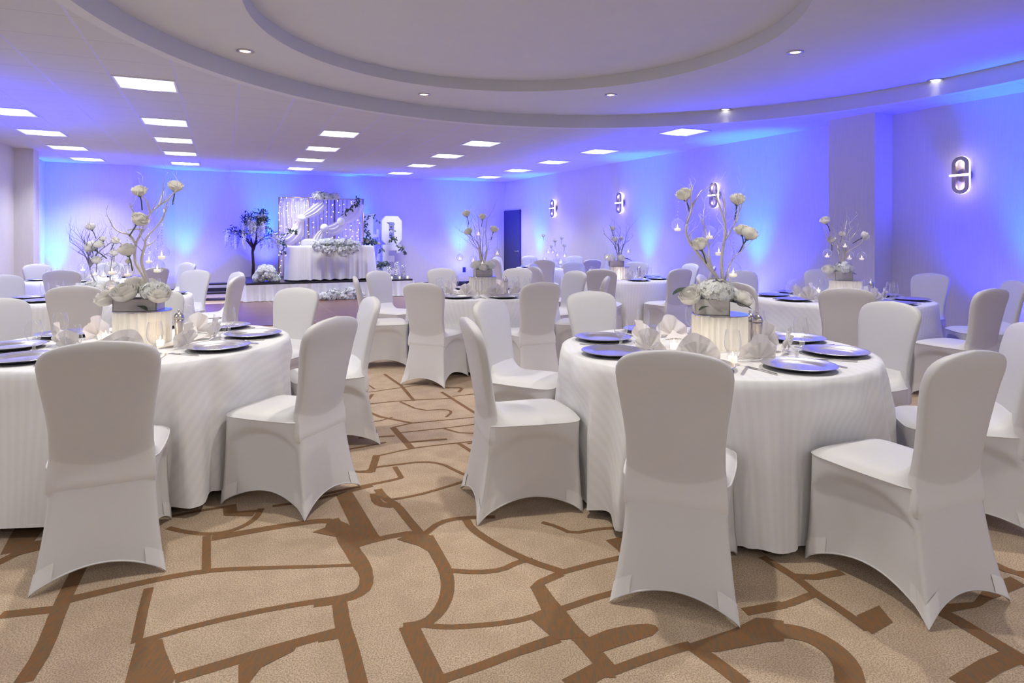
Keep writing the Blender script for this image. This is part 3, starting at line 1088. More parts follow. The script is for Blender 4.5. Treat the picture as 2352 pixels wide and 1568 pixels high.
def chair_mesh():
    """chair faces +y; origin on the floor under the seat"""
    def back():
        m = MB()
        n = 36
        rows = []
        for k, (z, w) in enumerate(BACK):
            th = 0.0305 if z < 0.9 else max(0.008, 0.030 * sqrt(max(0.0, 1 - ((z - 0.9) / 0.062) ** 2)))
            rows.append((z, w, th))
        rows.append((0.961, 0.004, 0.003))

        def fn(i, j):
            z, w, th = rows[j]
            a = 2 * pi * i / n
            ca, sa = cos(a), sin(a)
            x = w * math.copysign(abs(ca) ** 0.45, ca)
            y = th * math.copysign(abs(sa) ** 0.5, sa)
            # the back is gently hollow towards the sitter
            y += 0.16 * x * x
            # the cover is drawn in over the hollow of the frame
            ya = lean(z) + y
            if z < 0.48:
                # below the pad the cover runs on into the skirt
                g = max(0.0, (0.452 - z) / 0.452)
                fl = g ** 1.7
                xs = 0.1865 + 0.044 * fl - (0.004 if z < 0.36 else 0)
                w_ = min(1.0, (0.48 - z) / 0.04)
                x2 = x / w * xs
                if sa <= 0.01:
                    f = min(1.0, max(0.0, 0.5 + x2 / (2 * xs)))
                    e = sin(pi * f)
                    ty = -0.236 - 0.008 * e
                    yr = ty + (-0.315 - ty) * fl + 0.028 * e * g ** 3 + (0.006 if z < 0.36 else -0.0012)
                    ya = ya * (1 - w_) + yr * w_
                x = x * (1 - w_) + x2 * w_
            return (x, ya, z)
        m.grid(n, len(rows), fn, wrap_u=True)
        m.f.append([(len(rows) - 1) * n + i for i in range(n)])
        m.m.append(0)
        return m

    def top_pt(s):
        """seat outline, s in 0..4, corners at integers: front-left, front-right, rear-right, rear-left"""
        c = [(-.212, .225), (.212, .225), (.190, -.236), (-.190, -.236)]
        i = int(s) % 4
        f = s - int(s)
        a, b = c[i], c[(i + 1) % 4]
        x, y = a[0] + (b[0] - a[0]) * f, a[1] + (b[1] - a[1]) * f
        # bow the front edge, round the corners
        bow = (0.020, 0.012, 0.008, 0.012)[i]
        nx, ny = ((0, 1), (1, 0), (0, -1), (-1, 0))[i]
        x += nx * bow * sin(pi * f)
        y += ny * bow * sin(pi * f)
        r = 0.030 if i in (0, 1, 3) else 0.012
        d = min(f, 1 - f) * 0.43
        if d < 0.06:
            k = (1 - d / 0.06) ** 2 * (r * 0.45)
            x -= math.copysign(k, x)
            y -= math.copysign(k, y)
        return x, y

    def bot_pt(s):
        c = [(-.228, .238), (.228, .238), (.238, -.315), (-.238, -.315)]
        i = int(s) % 4
        f = s - int(s)
        a, b = c[i], c[(i + 1) % 4]
        x, y = a[0] + (b[0] - a[0]) * f, a[1] + (b[1] - a[1]) * f
        d = min(f, 1 - f) * 0.45
        if d < 0.04:
            k = (1 - d / 0.04) ** 2 * 0.010
            x -= math.copysign(k, x)
            y -= math.copysign(k, y)
        return x, y
    NS, NT = 96, 22

    def skirt_pt(s, t, off=0.0):
        i = int(s) % 4
        f = s - int(s)
        tx, ty = top_pt(s)
        bx, by = bot_pt(s)
        zt = 0.452
        arch = (0.075, 0.085, 0.070, 0.085)[i]
        zh = 0.004 + arch * max(0.0, sin(pi * f)) ** 0.75
        z = zt + (zh - zt) * t
        g = (zt - z) / zt
        edge = min(f, 1 - f) * 2      # 0 at a leg, 1 midway
        fl = g ** (1.7 if i == 2 or edge < 1 else 1.5)
        x, y = tx + (bx - tx) * fl, ty + (by - ty) * fl
        # the fabric is pulled inward between the legs, below the seat frame
        nx, ny = ((0, 1), (1, 0), (0, -1), (-1, 0))[i]
        e = max(0.0, sin(pi * f))
        arc = max(0.0, min(1.0, (g - 0.10 - 0.22 * (1 - e) ** 1.4) / 0.055))
        sag = (0.020 * arc * min(1.0, e * 3) + 0.030 * e ** 0.8 * sin(pi * min(1, g * 0.95)) + 0.020 * e * g)
        if i == 2:
            sag = 0.028 * e * g * g * g
        if e > 0:
            x -= nx * sag
            y -= ny * sag
        r = 1 + off / 0.3
        return (x * r, y * r, z + (0.001 if off else 0))

    def skirt():
        m = MB()
        m.grid(NS, NT, lambda i, j: skirt_pt(4 * i / NS, j / (NT - 1)), wrap_u=True, flip=True)
        # stitched hem
        m.tube([skirt_pt(4 * i / NS, 0.998, 0.0) for i in range(NS + 1)], 0.0035, 5, cap=False)
        return m

    def seat():
        m = MB()
        nr = 14

        def fn(i, j):
            s = 4 * i / NS
            tx, ty = top_pt(s)
            k = 1 - j / (nr - 1)
            k = max(0.001, k)
            x, y = tx * k, (ty + 0.005) * k - 0.005
            z = 0.452 + 0.034 * (1 - k ** 5) ** 0.7
            if y < -0.10:
                q = min(1, (-0.10 - y) / 0.125)
                fade = max(0.0, min(1.0, (0.205 - abs(x)) / 0.06))
                z += 0.14 * q ** 2.6 * (0.25 + 0.75 * fade) * min(1.0, (1 - k) / 0.10)
            return (x, y, z)
        m.grid(NS, nr, fn, wrap_u=True)
        m.tube([(*top_pt((3 + 3 * i / NS) % 4), 0.452) for i in range(NS + 1)], 0.0032, 5)
        return m

    def pocket(k):
        m = MB()
        n = 7

        def fn(i, j):
            s = (k - 0.16 + 0.32 * i / (n - 1)) % 4
            return skirt_pt(s, 0.84 + 0.16 * j / 4, 0.0035)
        m.grid(n, 5, fn)
        return m
    return back(), seat(), skirt(), [pocket(k) for k in range(4)]


def make_chair():
    t = thing('banquet_chair', 'x', 'chair')
    b, s, k, p = chair_mesh()
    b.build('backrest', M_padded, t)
    s.build('seat', M_spandex, t)
    k.build('skirt', M_spandex_thin, t)
    for q in p:
        q.build('foot_pocket', M_pocket, t)
    return t


CHAIR = [None]


def place_chair(x, y, face, label, group, z=0.0):
    """face: heading of the seat front in degrees, counted from +x"""
    rz = radians(face) - pi / 2
    if CHAIR[0] is None:
        CHAIR[0] = make_chair()
        o = CHAIR[0]
        o.location = (x, y, z)
        o.rotation_euler = (0, 0, rz)
        o['label'] = label
        o['group'] = group
        return o
    return dup(CHAIR[0], (x, y, z), rz, label, group)


# ---------------------------------------------------------------- tables
TR = 0.825
TH = 0.748
TABLES = {
    'A': dict(c=(1.12, 3.547), name='right front table'),
    'B': dict(c=(-2.208, 3.73), name='left front table'),
    'C': dict(c=(-0.33, 7.07), name='middle table'),
    'D': dict(c=(3.355, 6.445), name='table before the pier'),
    'E': dict(c=(1.60, 9.68), name='right rear table'),
    'F': dict(c=(0.93, 13.45), name='farthest table by the door'),
    'G': dict(c=(-4.32, 6.66), name='left middle table'),
    'H': dict(c=(-6.30, 9.40), name='left rear table'),
}
SEAT = {-112: 'front-left', -68: 'front-right', -22: 'right, nearer', 22: 'right, farther', 68: 'back-right',
        112: 'back-left', 158: 'left, farther', -158: 'left, nearer'}
# measured chair tops in the photograph: seat -> (px, py) of the top of the back, optional turn
CH = {
    'A': {-112: (1547, 802, 3), -158: (1092, 729, 0), 158: (1120, 686, 0), 112: (1355, 668, 0), 68: (1668, 668, 0),
          22: (2035, 693, 0), -22: None, -68: (2205, 800, 0)},
    'B': {-68: (228, 783, 0), -22: (742, 726, 0), 22: (838, 682, 0), 68: (686, 660, 0), 112: (352, 668, 0), 158: None},
    'C': {-112: (988, 646, 0), -68: (1232, 646, 0), -22: (1384, 634, 0), 22: (1312, 622, 0), 68: (1190, 615, 0),
          112: (1014, 615, 0), 158: (866, 621, 0), -158: (836, 634, 0)},
    'D': {-112: (1945, 661, 0), -68: (2284, 662, 0), -22: (2335, 643, 0), 22: (2140, 627, 0), 68: (1886, 617, 0),
          112: (1703, 620, 0), 158: (1608, 630, 0), -158: (1690, 648, 0)},
    'E': {-112: (1383, 616, 0), -68: (1565, 618, 0), -22: (1641, 611, 0), 22: (1588, 602, 0), 68: (1461, 600, 0),
          112: (1320, 600, 0), 158: (1241, 605, 0), -158: (1243, 610, 0)},
    'F': {-112: (1252, 593, 0), -68: (1360, 594, 0), 22: (1393, 589, 0), 68: (1315, 586, 0), 112: (1218, 586, 0),
          158: (1156, 588, 0), -158: (1150, 591, 0)},
    'G': {-68: (182, 652, 0), -22: (472, 634, 0), 22: (521, 625, 0), 68: (452, 619, 0), 158: (22, 631, 0)},
    'H': {-68: (145, 618, 0), -22: (352, 611, 0), 22: (386, 600, 0), 68: (431, 602, 0), 112: (137, 597, 0), 158: (104, 606, 0)},
}
# chairs that stand by their seat angle alone: (seat angle, distance of the back from the table centre)
CH_POLAR = {('A', -22): (-22, 1.46), ('B', 158): (158, 1.27)}
HT = 0.958


def chairs():
    for k, T in TABLES.items():
        cx, cy = T['c']
        for a, q in CH[k].items():
            if q is None:
                aa, r = CH_POLAR[(k, a)]
                X, Y = cx + r * cos(radians(aa)), cy + r * sin(radians(aa))
                turn = 0
            else:
                px, py, turn = q
                Y = (EYE - HT) * FOC / (py - HOR)
                X = (px - 1176) / FOC * Y
                if k in 'EFH':
                    # far away a pixel of height is too coarse: keep the seat's usual distance
                    rr = 1.32 if not (k == 'F' and a in (22, 68)) else 1.2
                    ex, ey = cx + rr * cos(radians(a)), cy + rr * sin(radians(a))
                    Y = ey
                    X = (px - 1176) / FOC * Y
                    if hypot(X - ex, Y - ey) > 0.5:
                        X = ex
            face = math.degrees(atan2(cy - Y, cx - X)) + turn
            # from the top of the back to the chair's origin
            d = -lean(0.95)
            ox, oy = X + d * cos(radians(face)), Y + d * sin(radians(face))
            r = hypot(ox - cx, oy - cy)
            lim = TR + 0.255
            if r < lim:
                ox, oy = cx + (ox - cx) * lim / r, cy + (oy - cy) * lim / r
            T.setdefault('ch', []).append((atan2(oy - cy, ox - cx), hypot(ox - cx, oy - cy)))
            place_chair(ox, oy, face, 'white covered banquet chair at the %s seat of the %s' % (SEAT[a], T['name']),
                        'white covered chairs around the %s' % T['name'])


chairs()


def cloth(seed, R, H, drop_to=0.02, nf=15, flare=0.07, amp=0.045, outline=None, push=()):
    """table cloth over an outline (list of x, y, nx, ny around the table top; a circle by default)"""
    rnd = random.Random(seed)
    nz = 20
    if outline is None:
        n = 288
        outline = [(R * cos(2 * pi * i / n), R * sin(2 * pi * i / n), cos(2 * pi * i / n), sin(2 * pi * i / n)) for i in range(n)]
    n = len(outline)
    ph = [rnd.uniform(0, 2 * pi) for _ in range(6)]

    def f(a):
        w = a + 0.20 * sin(2 * a + ph[0]) + 0.12 * sin(3 * a + ph[1])
        return sin(nf * w + ph[2]) * (0.65 + 0.35 * sin(3 * a + ph[3])) + 0.35 * sin((nf * 2 - 3) * w + ph[4]) * (0.5 + 0.5 * sin(5 * a + ph[5]))
    m = MB()
    uv = []
    rows = [0.001, 0.4, 0.8, 0.95, 0.985]
    N = len(rows) + nz
    L = H - drop_to
    for j in range(N):
        for i in range(n):
            bx, by, nx, ny = outline[i]
            a = 2 * pi * i / n
            if j < len(rows):
                k = rows[j]
                m.v.append((bx * k, by * k, H))
                uv.append((bx * k, by * k))
                continue
            t = (j - len(rows)) / (nz - 1)
            z = H - 0.004 - t * (L - 0.004)
            e = t ** 0.8
            fa = f(a)
            d = 0.006 * min(1, t * 12) + flare * e + amp * e * fa - 0.010 * min(1, t * 5) + 0.012
            x, y = bx + nx * d, by + ny * d
            r = hypot(x, y)
            an = atan2(y, x)
            for (ac, rc) in push:
                da = (an - ac + pi) % (2 * pi) - pi
                if abs(da) < 0.5:
                    # the seat of a chair presses the cloth in
                    if abs(da) < 0.27:
                        lim = (rc - 0.262) / cos(da)
                    else:
                        lim = (rc - 0.262) / cos(0.27) + (abs(da) - 0.27) * 1.5
                    w = min(1.0, max(0.0, (0.62 - z) / 0.10))
                    if r > lim:
                        r2 = r * (1 - w) + lim * w
                        x, y = x * r2 / r, y * r2 / r
                        r = r2
            if t == 1:
                z += 0.020 * (1 - fa) * 0.5 + 0.012
            m.v.append((x, y, z))
            uv.append((bx + nx * t * L, by + ny * t * L))
    for j in range(N - 1):
        for i in range(n):
            i2 = (i + 1) % n
            m.f.append([j * n + i, j * n + i2, (j + 1) * n + i2, (j + 1) * n + i][::-1])
            m.m.append(0)
    return m, uv


def tables():
    protoT = None
    protoC = None
    for k, T in TABLES.items():
        x, y = T['c']
        lab = 'round banquet table under the white cloth of the %s' % T['name']
        if protoT is None:
            protoT = thing('round_table', lab, 'table', (x, y, 0), 0.3, 'round banquet tables')
            MB().lathe([(0.0001, TH - 0.03), (TR - 0.01, TH - 0.03), (TR - 0.006, TH - 0.004), (0.0001, TH - 0.004)], 64).build('tabletop', M_dark, protoT, smooth=False)
            for q in range(4):
                a = pi / 4 + q * pi / 2
                m = MB()
                m.tube([(0.62 * cos(a), 0.62 * sin(a), 0.0), (0.62 * cos(a), 0.62 * sin(a), TH - 0.03)], 0.016, 8)
                m.box(0.62 * cos(a) - 0.03, 0.62 * cos(a) + 0.03, 0.62 * sin(a) - 0.02, 0.62 * sin(a) + 0.02, 0, 0.06)
                m.build('leg', M_dark, protoT, smooth=False)
        else:
            dup(protoT, (x, y, 0), 0.3 + 0.4 * ord(k), lab)
        lab = 'white floor-length striped tablecloth on the %s' % T['name']
        push = []
        for (ac, rc) in T.get('ch', []):
            push.append((ac, rc))
        m, uv = cloth(ord(k), TR, TH, 0.015 if k != 'B' else 0.03, nf=13 + ord(k) % 3, amp=0.062 if k in 'AB' else 0.045, push=push)
        o = m.build('tablecloth', M_cloth, None, uv=uv, loc=(x, y, 0))
        tag(o, lab, 'tablecloth', 'white round tablecloths')


tables()

# ---------------------------------------------------------------- place settings
def charger():
    t = thing('charger_plate', 'x', 'charger plate')
    MB().lathe([(0.0001, 0.006), (0.095, 0.006), (0.108, 0.008), (0.116, 0.013), (0.135, 0.019), (0.160, 0.0225), (0.1665, 0.0245),
                (0.169, 0.0225)], 56).build('plate', M_silver, t)
    MB().lathe([(0.169, 0.0222), (0.150, 0.015), (0.112, 0.004), (0.1, 0.0005), (0.0001, 0.0005)], 40).build('underside', M_under, t)
    return t


def goblet():
    t = thing('water_goblet', 'x', 'glass')
    MB().lathe([(0.0001, 0.002), (0.033, 0.001), (0.034, 0.003), (0.022, 0.007), (0.010, 0.013), (0.007, 0.022), (0.010, 0.030),
                (0.007, 0.038), (0.008, 0.047), (0.0001, 0.05)], 20).build('stem', M_crystal, t)
    MB().lathe([(0.0001, 0.050), (0.014, 0.053), (0.028, 0.064), (0.037, 0.083), (0.0405, 0.105), (0.039, 0.130), (0.035, 0.152),
                (0.0325, 0.168), (0.0320, 0.170)], 28).build('bowl', M_glass, t)
    return t


def napkin(seed):
    rnd = random.Random(seed)
    m = MB()
    # pleated half-round fan standing on its folded tail
    npl = 8
    n = npl * 4 + 1
    nr = 7
    ph = rnd.uniform(0, 6)

    def fn(i, j):
        f = i / (n - 1)
        a = radians(-8 + 196 * f)
        rr = 0.118 * (1 + 0.05 * sin(2 * a * 2 + ph)) * (0.12 + 0.88 * j / (nr - 1))
        zz = (0.013 * sin(f * npl * pi) + 0.010 * sin(f * 5 + ph)) * (0.3 + 0.7 * j / (nr - 1))
        x = rr * cos(a) * 0.92
        z = 0.012 + rr * sin(a)
        y = zz - 0.16 * z
        return (x, y, max(0.004, z))
    m.grid(n, nr, fn)
    # second, lower layer in front
    def fn2(i, j):
        f = i / (n - 1)
        a = radians(10 + 160 * f)
        rr = 0.085 * (0.1 + 0.9 * j / (nr - 1))
        zz = 0.012 * sin(f * npl * pi + 1.2)
        return (rr * cos(a), zz * j / (nr - 1) - 0.018 - 0.25 * rr * sin(a), max(0.004, 0.008 + rr * sin(a)))
    m.grid(n, nr, fn2)
    # the tail folded out behind
    def fn3(i, j):
        f = i / 8
        g = j / 6
        return ((f - 0.5) * (0.05 + 0.15 * g), 0.01 + 0.085 * g, 0.004 + 0.045 * (1 - g) ** 1.5 * (1 - abs(f - 0.5) * 1.5) + 0.006 * sin(7 * f + 3 * g))
    m.grid(9, 7, fn3)
    return m


def cutlery(kind):
    m = MB()
    if kind == 'knife':
        m.box(-0.006, 0.006, -0.105, -0.005, 0.001, 0.005)
        m.prism([(-0.007, -0.005), (0.006, -0.005), (0.008, 0.06), (0.004, 0.105), (-0.004, 0.10)], 0.0012, 0.003)
    else:
        m.tube([(0, -0.10, 0.003), (0, -0.05, 0.004), (0, 0.0, 0.006), (0, 0.03, 0.004)], (0.0048, 0.0028), 6)
        m.prism([(-0.011, 0.045), (-0.008, 0.03), (0.008, 0.03), (0.011, 0.045), (0.011, 0.06), (-0.011, 0.06)], 0.0015, 0.004)
        for q in range(4):
            x = -0.0098 + q * 0.0065
            m.box(x - 0.0013, x + 0.0013, 0.058, 0.10, 0.0015, 0.0035)
    return m


_cg, _gb, _np, _kn, _fk = None, None, None, None, None
TZ = TH + 0.0005
SET = {
    'A': [-112, -68, -22, 22, 68, 112, 158, -158],
    'B': [-68, -22, 22, 68, 112, 158, -158, -112],
    'C': [-112, -68, -22, 22, 68, 112, 158, -158],
    'D': [-112, -68, -22, 22, 68, 112, 158, -158],
    'E': [-68, -22, 22, 68, 112, -158, 158, -112],
    'F': [-68, 68, 112, 158, -158, -112],
    'G': [-112, -68, -22, 22, 112, 158, -158],
    'H': [-68, 22, 68, 112, 158, -158],
}
NOCUT = {'E', 'F', 'H'}


def settings():
    global _cg, _gb, _np, _kn, _fk
    rnd = random.Random(7)
    np_mesh = []
    for k, T in TABLES.items():
        cx, cy = T['c']
        for a in SET[k]:
            place = '%s place of the %s' % (SEAT[a], T['name'])
            ar = radians(a + rnd.uniform(-2, 2))
            er, et = Vector((cos(ar), sin(ar), 0)), Vector((-sin(ar), cos(ar), 0))
            def P(r, t):
                return Vector((cx, cy, TZ)) + er * r + et * t
            # charger
            p = P(0.625, 0)
            lab = 'round silver charger plate at the ' + place
            g = 'silver charger plates on the %s' % T['name']
            if _cg is None:
                _cg = charger(); o = _cg; o.location = p; o['label'] = lab; o['group'] = g
            else:
                o = dup(_cg, p, rnd.uniform(0, 6), lab, g)
            # goblet stands to the right of the sitter, towards the middle
            p = P(0.475, 0.155 + rnd.uniform(-.015, .015))
            lab = 'clear stemmed water goblet at the ' + place
            g = 'water goblets on the %s' % T['name']
            if _gb is None:
                _gb = goblet(); o = _gb; o.location = p; o['label'] = lab; o['group'] = g
            else:
                o = dup(_gb, p, rnd.uniform(0, 6), lab, g)
            # napkin fan behind the charger
            p = P(0.385 + rnd.uniform(-.01, .01), -0.015 + rnd.uniform(-.02, .02))
            lab = 'fan-folded blush napkin at the ' + place
            if len(np_mesh) < 4:
                o = napkin(len(np_mesh) * 3 + 1).build('napkin', M_napkin, None, smooth=True)
                np_mesh.append(o.data)
            else:
                o = bpy.data.objects.new('napkin', rnd.choice(np_mesh))
                COL.objects.link(o)
            o.location = p
            o.rotation_euler = (0, 0, ar + pi / 2 + rnd.uniform(-0.35, 0.35))
            tag(o, lab, 'napkin', 'fan-folded napkins on the %s' % T['name'])
            if k in NOCUT:
                continue
            for kind, tt in (('knife', 0.205), ('fork', -0.205)):
                p = P(0.60 + rnd.uniform(-.01, .01), tt)
                lab = 'polished steel %s at the %s' % (kind, place)
                src = _kn if kind == 'knife' else _fk
                if src is None:
                    o = cutlery(kind).build('table_' + kind, M_steel, None, smooth=False)
                    if kind == 'knife':
                        _kn = o
                    else:
                        _fk = o
                else:
                    o = bpy.data.objects.new(src.name.split('.')[0], src.data)
                    COL.objects.link(o)
                o.location = p
                o.rotation_euler = (0, 0, ar + pi / 2 + rnd.uniform(-0.08, 0.08))
                tag(o, lab, kind, '%ss on the %s' % ('knive' if kind == 'knife' else kind, T['name']))


settings()

# ---------------------------------------------------------------- flowers and branches
def rose_mesh(seed=1, R=0.045):
    """a half-open rose, stem end at the origin, flower above it"""
    rnd = random.Random(seed)
    m = MB()
    zc = R * 0.95
    m.ball((0, 0, zc), R * 0.5, 10, 7, sz=1.2)
    rings = [(3, 0.50, 0.66, 0.2), (4, 0.62, 0.60, 0.0), (5, 0.76, 0.50, -0.15), (5, 0.88, 0.36, -0.3), (6, 0.98, 0.16, -0.3)]
    for q, (n, rr, top, tilt) in enumerate(rings):
        for i in range(n):
            a0 = 2 * pi * (i + rnd.uniform(-.1, .1)) / n + q * 0.7
            wdt = 2 * pi / n * 0.72

            def fn(u, v, a0=a0, wdt=wdt, rr=rr, top=top, q=q):
                s = (u / 4 - 0.5) * 2
                t = v / 4
                a = a0 + s * wdt * (0.75 + 0.25 * sin(pi * t))
                r = R * rr * (0.22 + 0.80 * sin(pi * 0.5 * min(1, t * 1.7)) - 0.10 * max(0, t - 0.6) * (4 - q)) * (1 + 0.05 * q * (t ** 4)) * (1 - 0.05 * s * s)
                z = R * (0.08 + (1.0 + top) * t ** 1.1 - 0.18 * s * s * t)
                return (r * cos(a), r * sin(a), z)
            m.grid(5, 5, fn)
    return m


def hydrangea_mesh(seed, R, n=150, sz=0.75):
    rnd = random.Random(seed)
    m = MB()
    m.ball((0, 0, 0), R * 0.82, 14, 9, 0, sz)
    for i in range(n):
        z = rnd.uniform(-0.45, 1)
        a = rnd.uniform(0, 2 * pi)
        s = sqrt(1 - z * z)
        nrm = Vector((s * cos(a), s * sin(a), z))
        k = rnd.uniform(0.88, 1.03)
        c = Vector((nrm.x * R * k, nrm.y * R * k, nrm.z * R * k * sz))
        t = nrm.cross(Vector((rnd.random(), rnd.random(), rnd.random()))).normalized()
        b = nrm.cross(t)
        w = R * rnd.uniform(0.15, 0.21)
        for q in range(4):
            an = q * pi / 2 + 0.3
            d = t * cos(an) + b * sin(an)
            e = t * cos(an + pi / 2) + b * sin(an + pi / 2)
            m.poly([c, c + (d * 0.7 + e * 0.55) * w + nrm * w * 0.25, c + d * w * 1.1 + nrm * w * 0.1, c + (d * 0.7 - e * 0.55) * w + nrm * w * 0.25])
    return m


def leaf_pts(m, base, dirv, up, L, W, mi=0, bend=0.2):
    base, dirv, up = Vector(base), Vector(dirv).normalized(), Vector(up)
    side = dirv.cross(up).normalized()
    up = side.cross(dirv)
    def fn(i, j):
        t = j / 6
        s = (i / 2 - 0.5) * 2
        w = W * sin(pi * min(1, t * 0.92 + 0.04)) ** 0.8 * (1 + 0.06 * (j % 2))
        return base + dirv * (L * t) + side * (w * s * 0.5) + up * (abs(s) * w * 0.15 - bend * L * t * t)
    m.grid(3, 7, fn, mi)


def twigs(m, pts, r0, rnd, every=0.07, L=0.16, lev=1, up=0.5, mi=0):
    """small side branches growing off a branch line"""
    pts = [Vector(p) for p in pts]
    acc = 0
    for i in range(1, len(pts)):
        seg = pts[i] - pts[i - 1]
        acc += seg.length
        if acc < every:
            continue
        acc = 0
        t = seg.normalized()
        side = Vector((rnd.uniform(-1, 1), rnd.uniform(-.7, .7), rnd.uniform(-.2, 1))).normalized()
        d = (t * 0.6 + side + Vector((0, 0, up * 0.5))).normalized()
        l = L * rnd.uniform(0.5, 1.3)
        q = [pts[i]]
        for s in range(4):
            d = (d + Vector((rnd.uniform(-.35, .35), rnd.uniform(-.3, .3), rnd.uniform(-.15, .35)))).normalized()
            q.append(q[-1] + d * l / 4)
        r = r0 * rnd.uniform(0.35, 0.5)
        m.tube(q, (r, r * 0.35), 5, mi)
        if lev > 0:
            twigs(m, q, r, rnd, every * 0.55, L * 0.55, lev - 1, up, mi)


def smooth_line(P, k=2):
    P = [Vector(p) for p in P]
    for _ in range(k):
        Q = [P[0]]
        for i in range(len(P) - 1):
            Q += [P[i] * 0.75 + P[i + 1] * 0.25, P[i] * 0.25 + P[i + 1] * 0.75]
        Q.append(P[-1])
        P = Q
    return P


ROSE_ME = {}


def rose_part(parent, loc, aim, R=0.045, tubeL=0.07, seed=0, petal=None, stem=True):
    """a rose with its stem in a water tube, part of the centrepiece"""
    key = ('r', seed % 3)
    if key not in ROSE_ME:
        o = rose_mesh(seed % 3 + 1, 0.045).build('rose', petal or M_rose, parent)
        ROSE_ME[key] = o.data
        st = MB()
        st.tube([(0, 0, 0.012), (0, 0, -0.004)], (0.016, 0.010), 8)
        st.tube([(0, 0, 0.0), (0.003, 0.002, -0.035), (0, 0, -0.095)], 0.0045, 6)
        for q in range(5):
            a = q * 1.257
            leaf_pts(st, (0, 0, 0.004), (cos(a), sin(a), 0.35), (0, 0, 1), 0.03, 0.012)
        s2 = st.build('stem', M_stem, o)
        ROSE_ME['stem'] = ROSE_ME.get('stem') or s2.data
    else:
        o = bpy.data.objects.new('rose', ROSE_ME[key])
        COL.objects.link(o)
        o.parent = parent
        if stem:
            s2 = bpy.data.objects.new('stem', ROSE_ME['stem'])
            COL.objects.link(s2)
            s2.parent = o
    o.location = loc
    o.scale = (R / 0.045,) * 3
    o.rotation_euler = Vector(aim).to_track_quat('Z', 'Y').to_euler()
    return o


GLOBE = [None]


def globe(top, bottom_c, label, group, R=0.040, lit=True):
    """hanging glass globe with a tea light; top is where the bead chain is tied"""
    dz = top[2] - bottom_c[2]
    t = thing('hanging_globe', label, 'hanging candle globe', bottom_c, random.random() * 6, group)
    if GLOBE[0] is None:
        prof = [(0.0001, -1.0), (0.35, -0.95), (0.7, -0.72), (0.93, -0.36), (1.0, 0), (0.93, 0.36), (0.70, 0.72), (0.42, 0.91), (0.16, 0.99), (0.10, 1.06), (0.10, 1.16)]
        g = MB().lathe([(r * 0.04, z * 0.04) for r, z in prof], 22)
        g.tube([(0.010 * cos(a), 0, 0.052 + 0.010 * sin(a)) for a in [2 * pi * i / 10 for i in range(11)]], 0.0016, 5)
        a = g.build('globe', M_globe, t)
        c = MB().lathe([(0.0001, -0.036), (0.018, -0.035), (0.0185, -0.019), (0.012, -0.0175), (0.0001, -0.018)], 18)
        b = c.build('tea_light', M_wax, t)
        f = MB().lathe([(0.0001, -0.017), (0.0035, -0.013), (0.004, -0.009), (0.002, -0.002), (0.0001, 0.003)], 10)
        f2 = f.build('flame', M_flame, t)
        GLOBE[0] = (a.data, b.data, f2.data)
        objs = (a, b, f2)
    else:
        objs = []
        for nm, me in zip(('globe', 'tea_light', 'flame'), GLOBE[0]):
            o = bpy.data.objects.new(nm, me)
            COL.objects.link(o)
            o.parent = t
            objs.append(o)
    for o in objs:
        o.scale = (R / 0.04,) * 3
    # bead chain from the globe's loop up to the twig
    m = MB()
    z0 = 1.55 * R
    vx, vy = top[0] - bottom_c[0], top[1] - bottom_c[1]
    rzz = t.rotation_euler[2]
    lx, ly = vx * cos(-rzz) - vy * sin(-rzz), vx * sin(-rzz) + vy * cos(-rzz)
    n = max(2, int((dz - z0) / 0.016))
    for i in range(n + 1):
        f = i / n
        p = (lx * f, ly * f, z0 + (dz - z0) * f)
        r = 0.0062 if i % 3 else 0.0038
        m.lathe([(0.0002, -r), (r * 0.9, 0), (0.0002, r)], 6, p)
    m.build('bead_chain', M_crystal, t, smooth=False)
    return t


def pedestal(x, y, z, label, glow=0.0, R=0.152, H=0.19):
    t = thing('fluted_pedestal', label, 'pedestal', (x, y, z), 0, 'fluted ivory pedestals')
    m = MB()
    n = 260

    def fn(i, j):
        a = 2 * pi * i / n
        r = R - 0.007 + 0.0065 * sin(26 * a + 1.2 * sin(3 * a)) + 0.002 * sin(41 * a)
        return (r * cos(a), r * sin(a), 0.0 if j == 0 else H - 0.004)
    m.grid(n, 2, fn, wrap_u=True)
    m.build('pleated_side', M_pleat, t)
    if glow:
        lamp('POINT', 'pedestal_light', (0, 0, 0.09), glow, (1.0, 0.86, 0.68), t, size=0.05)
    MB().lathe([(0.0001, H), (R + 0.003, H), (R + 0.004, H - 0.004), (R - 0.004, H - 0.007), (0.0001, H - 0.007)], 48).build('mirror_top', M_mirror, t, smooth=False)
    return t


def votive(x, y, z, label, group, lit=1.0, R=0.024):
    t = thing('votive_candle', label, 'votive candle', (x, y, z), 0, group)
    if 'v' not in ROSE_ME:
        a = MB().lathe([(0.0001, 0.0), (0.021, 0.0), (0.024, 0.03), (0.026, 0.062)], 20).build('glass_cup', M_glass, t)
        b = MB().lathe([(0.0001, 0.004), (0.0195, 0.004), (0.0215, 0.036), (0.0001, 0.034)], 18).build('wax', M_frost, t)
        c = MB().lathe([(0.0001, 0.036), (0.004, 0.041), (0.0045, 0.047), (0.002, 0.055), (0.0001, 0.060)], 10).build('flame', M_flame, t)
        ROSE_ME['v'] = (a.data, b.data, c.data)
    else:
        for nm, me in zip(('glass_cup', 'wax', 'flame'), ROSE_ME['v']):
            o = bpy.data.objects.new(nm, me)
            COL.objects.link(o)
            o.parent = t
    if lit:
        l = lamp('POINT', 'candle_light', (0, 0, 0.075), VOTIVE_W * lit, (1.0, 0.66, 0.36), t, size=0.02)
    return t


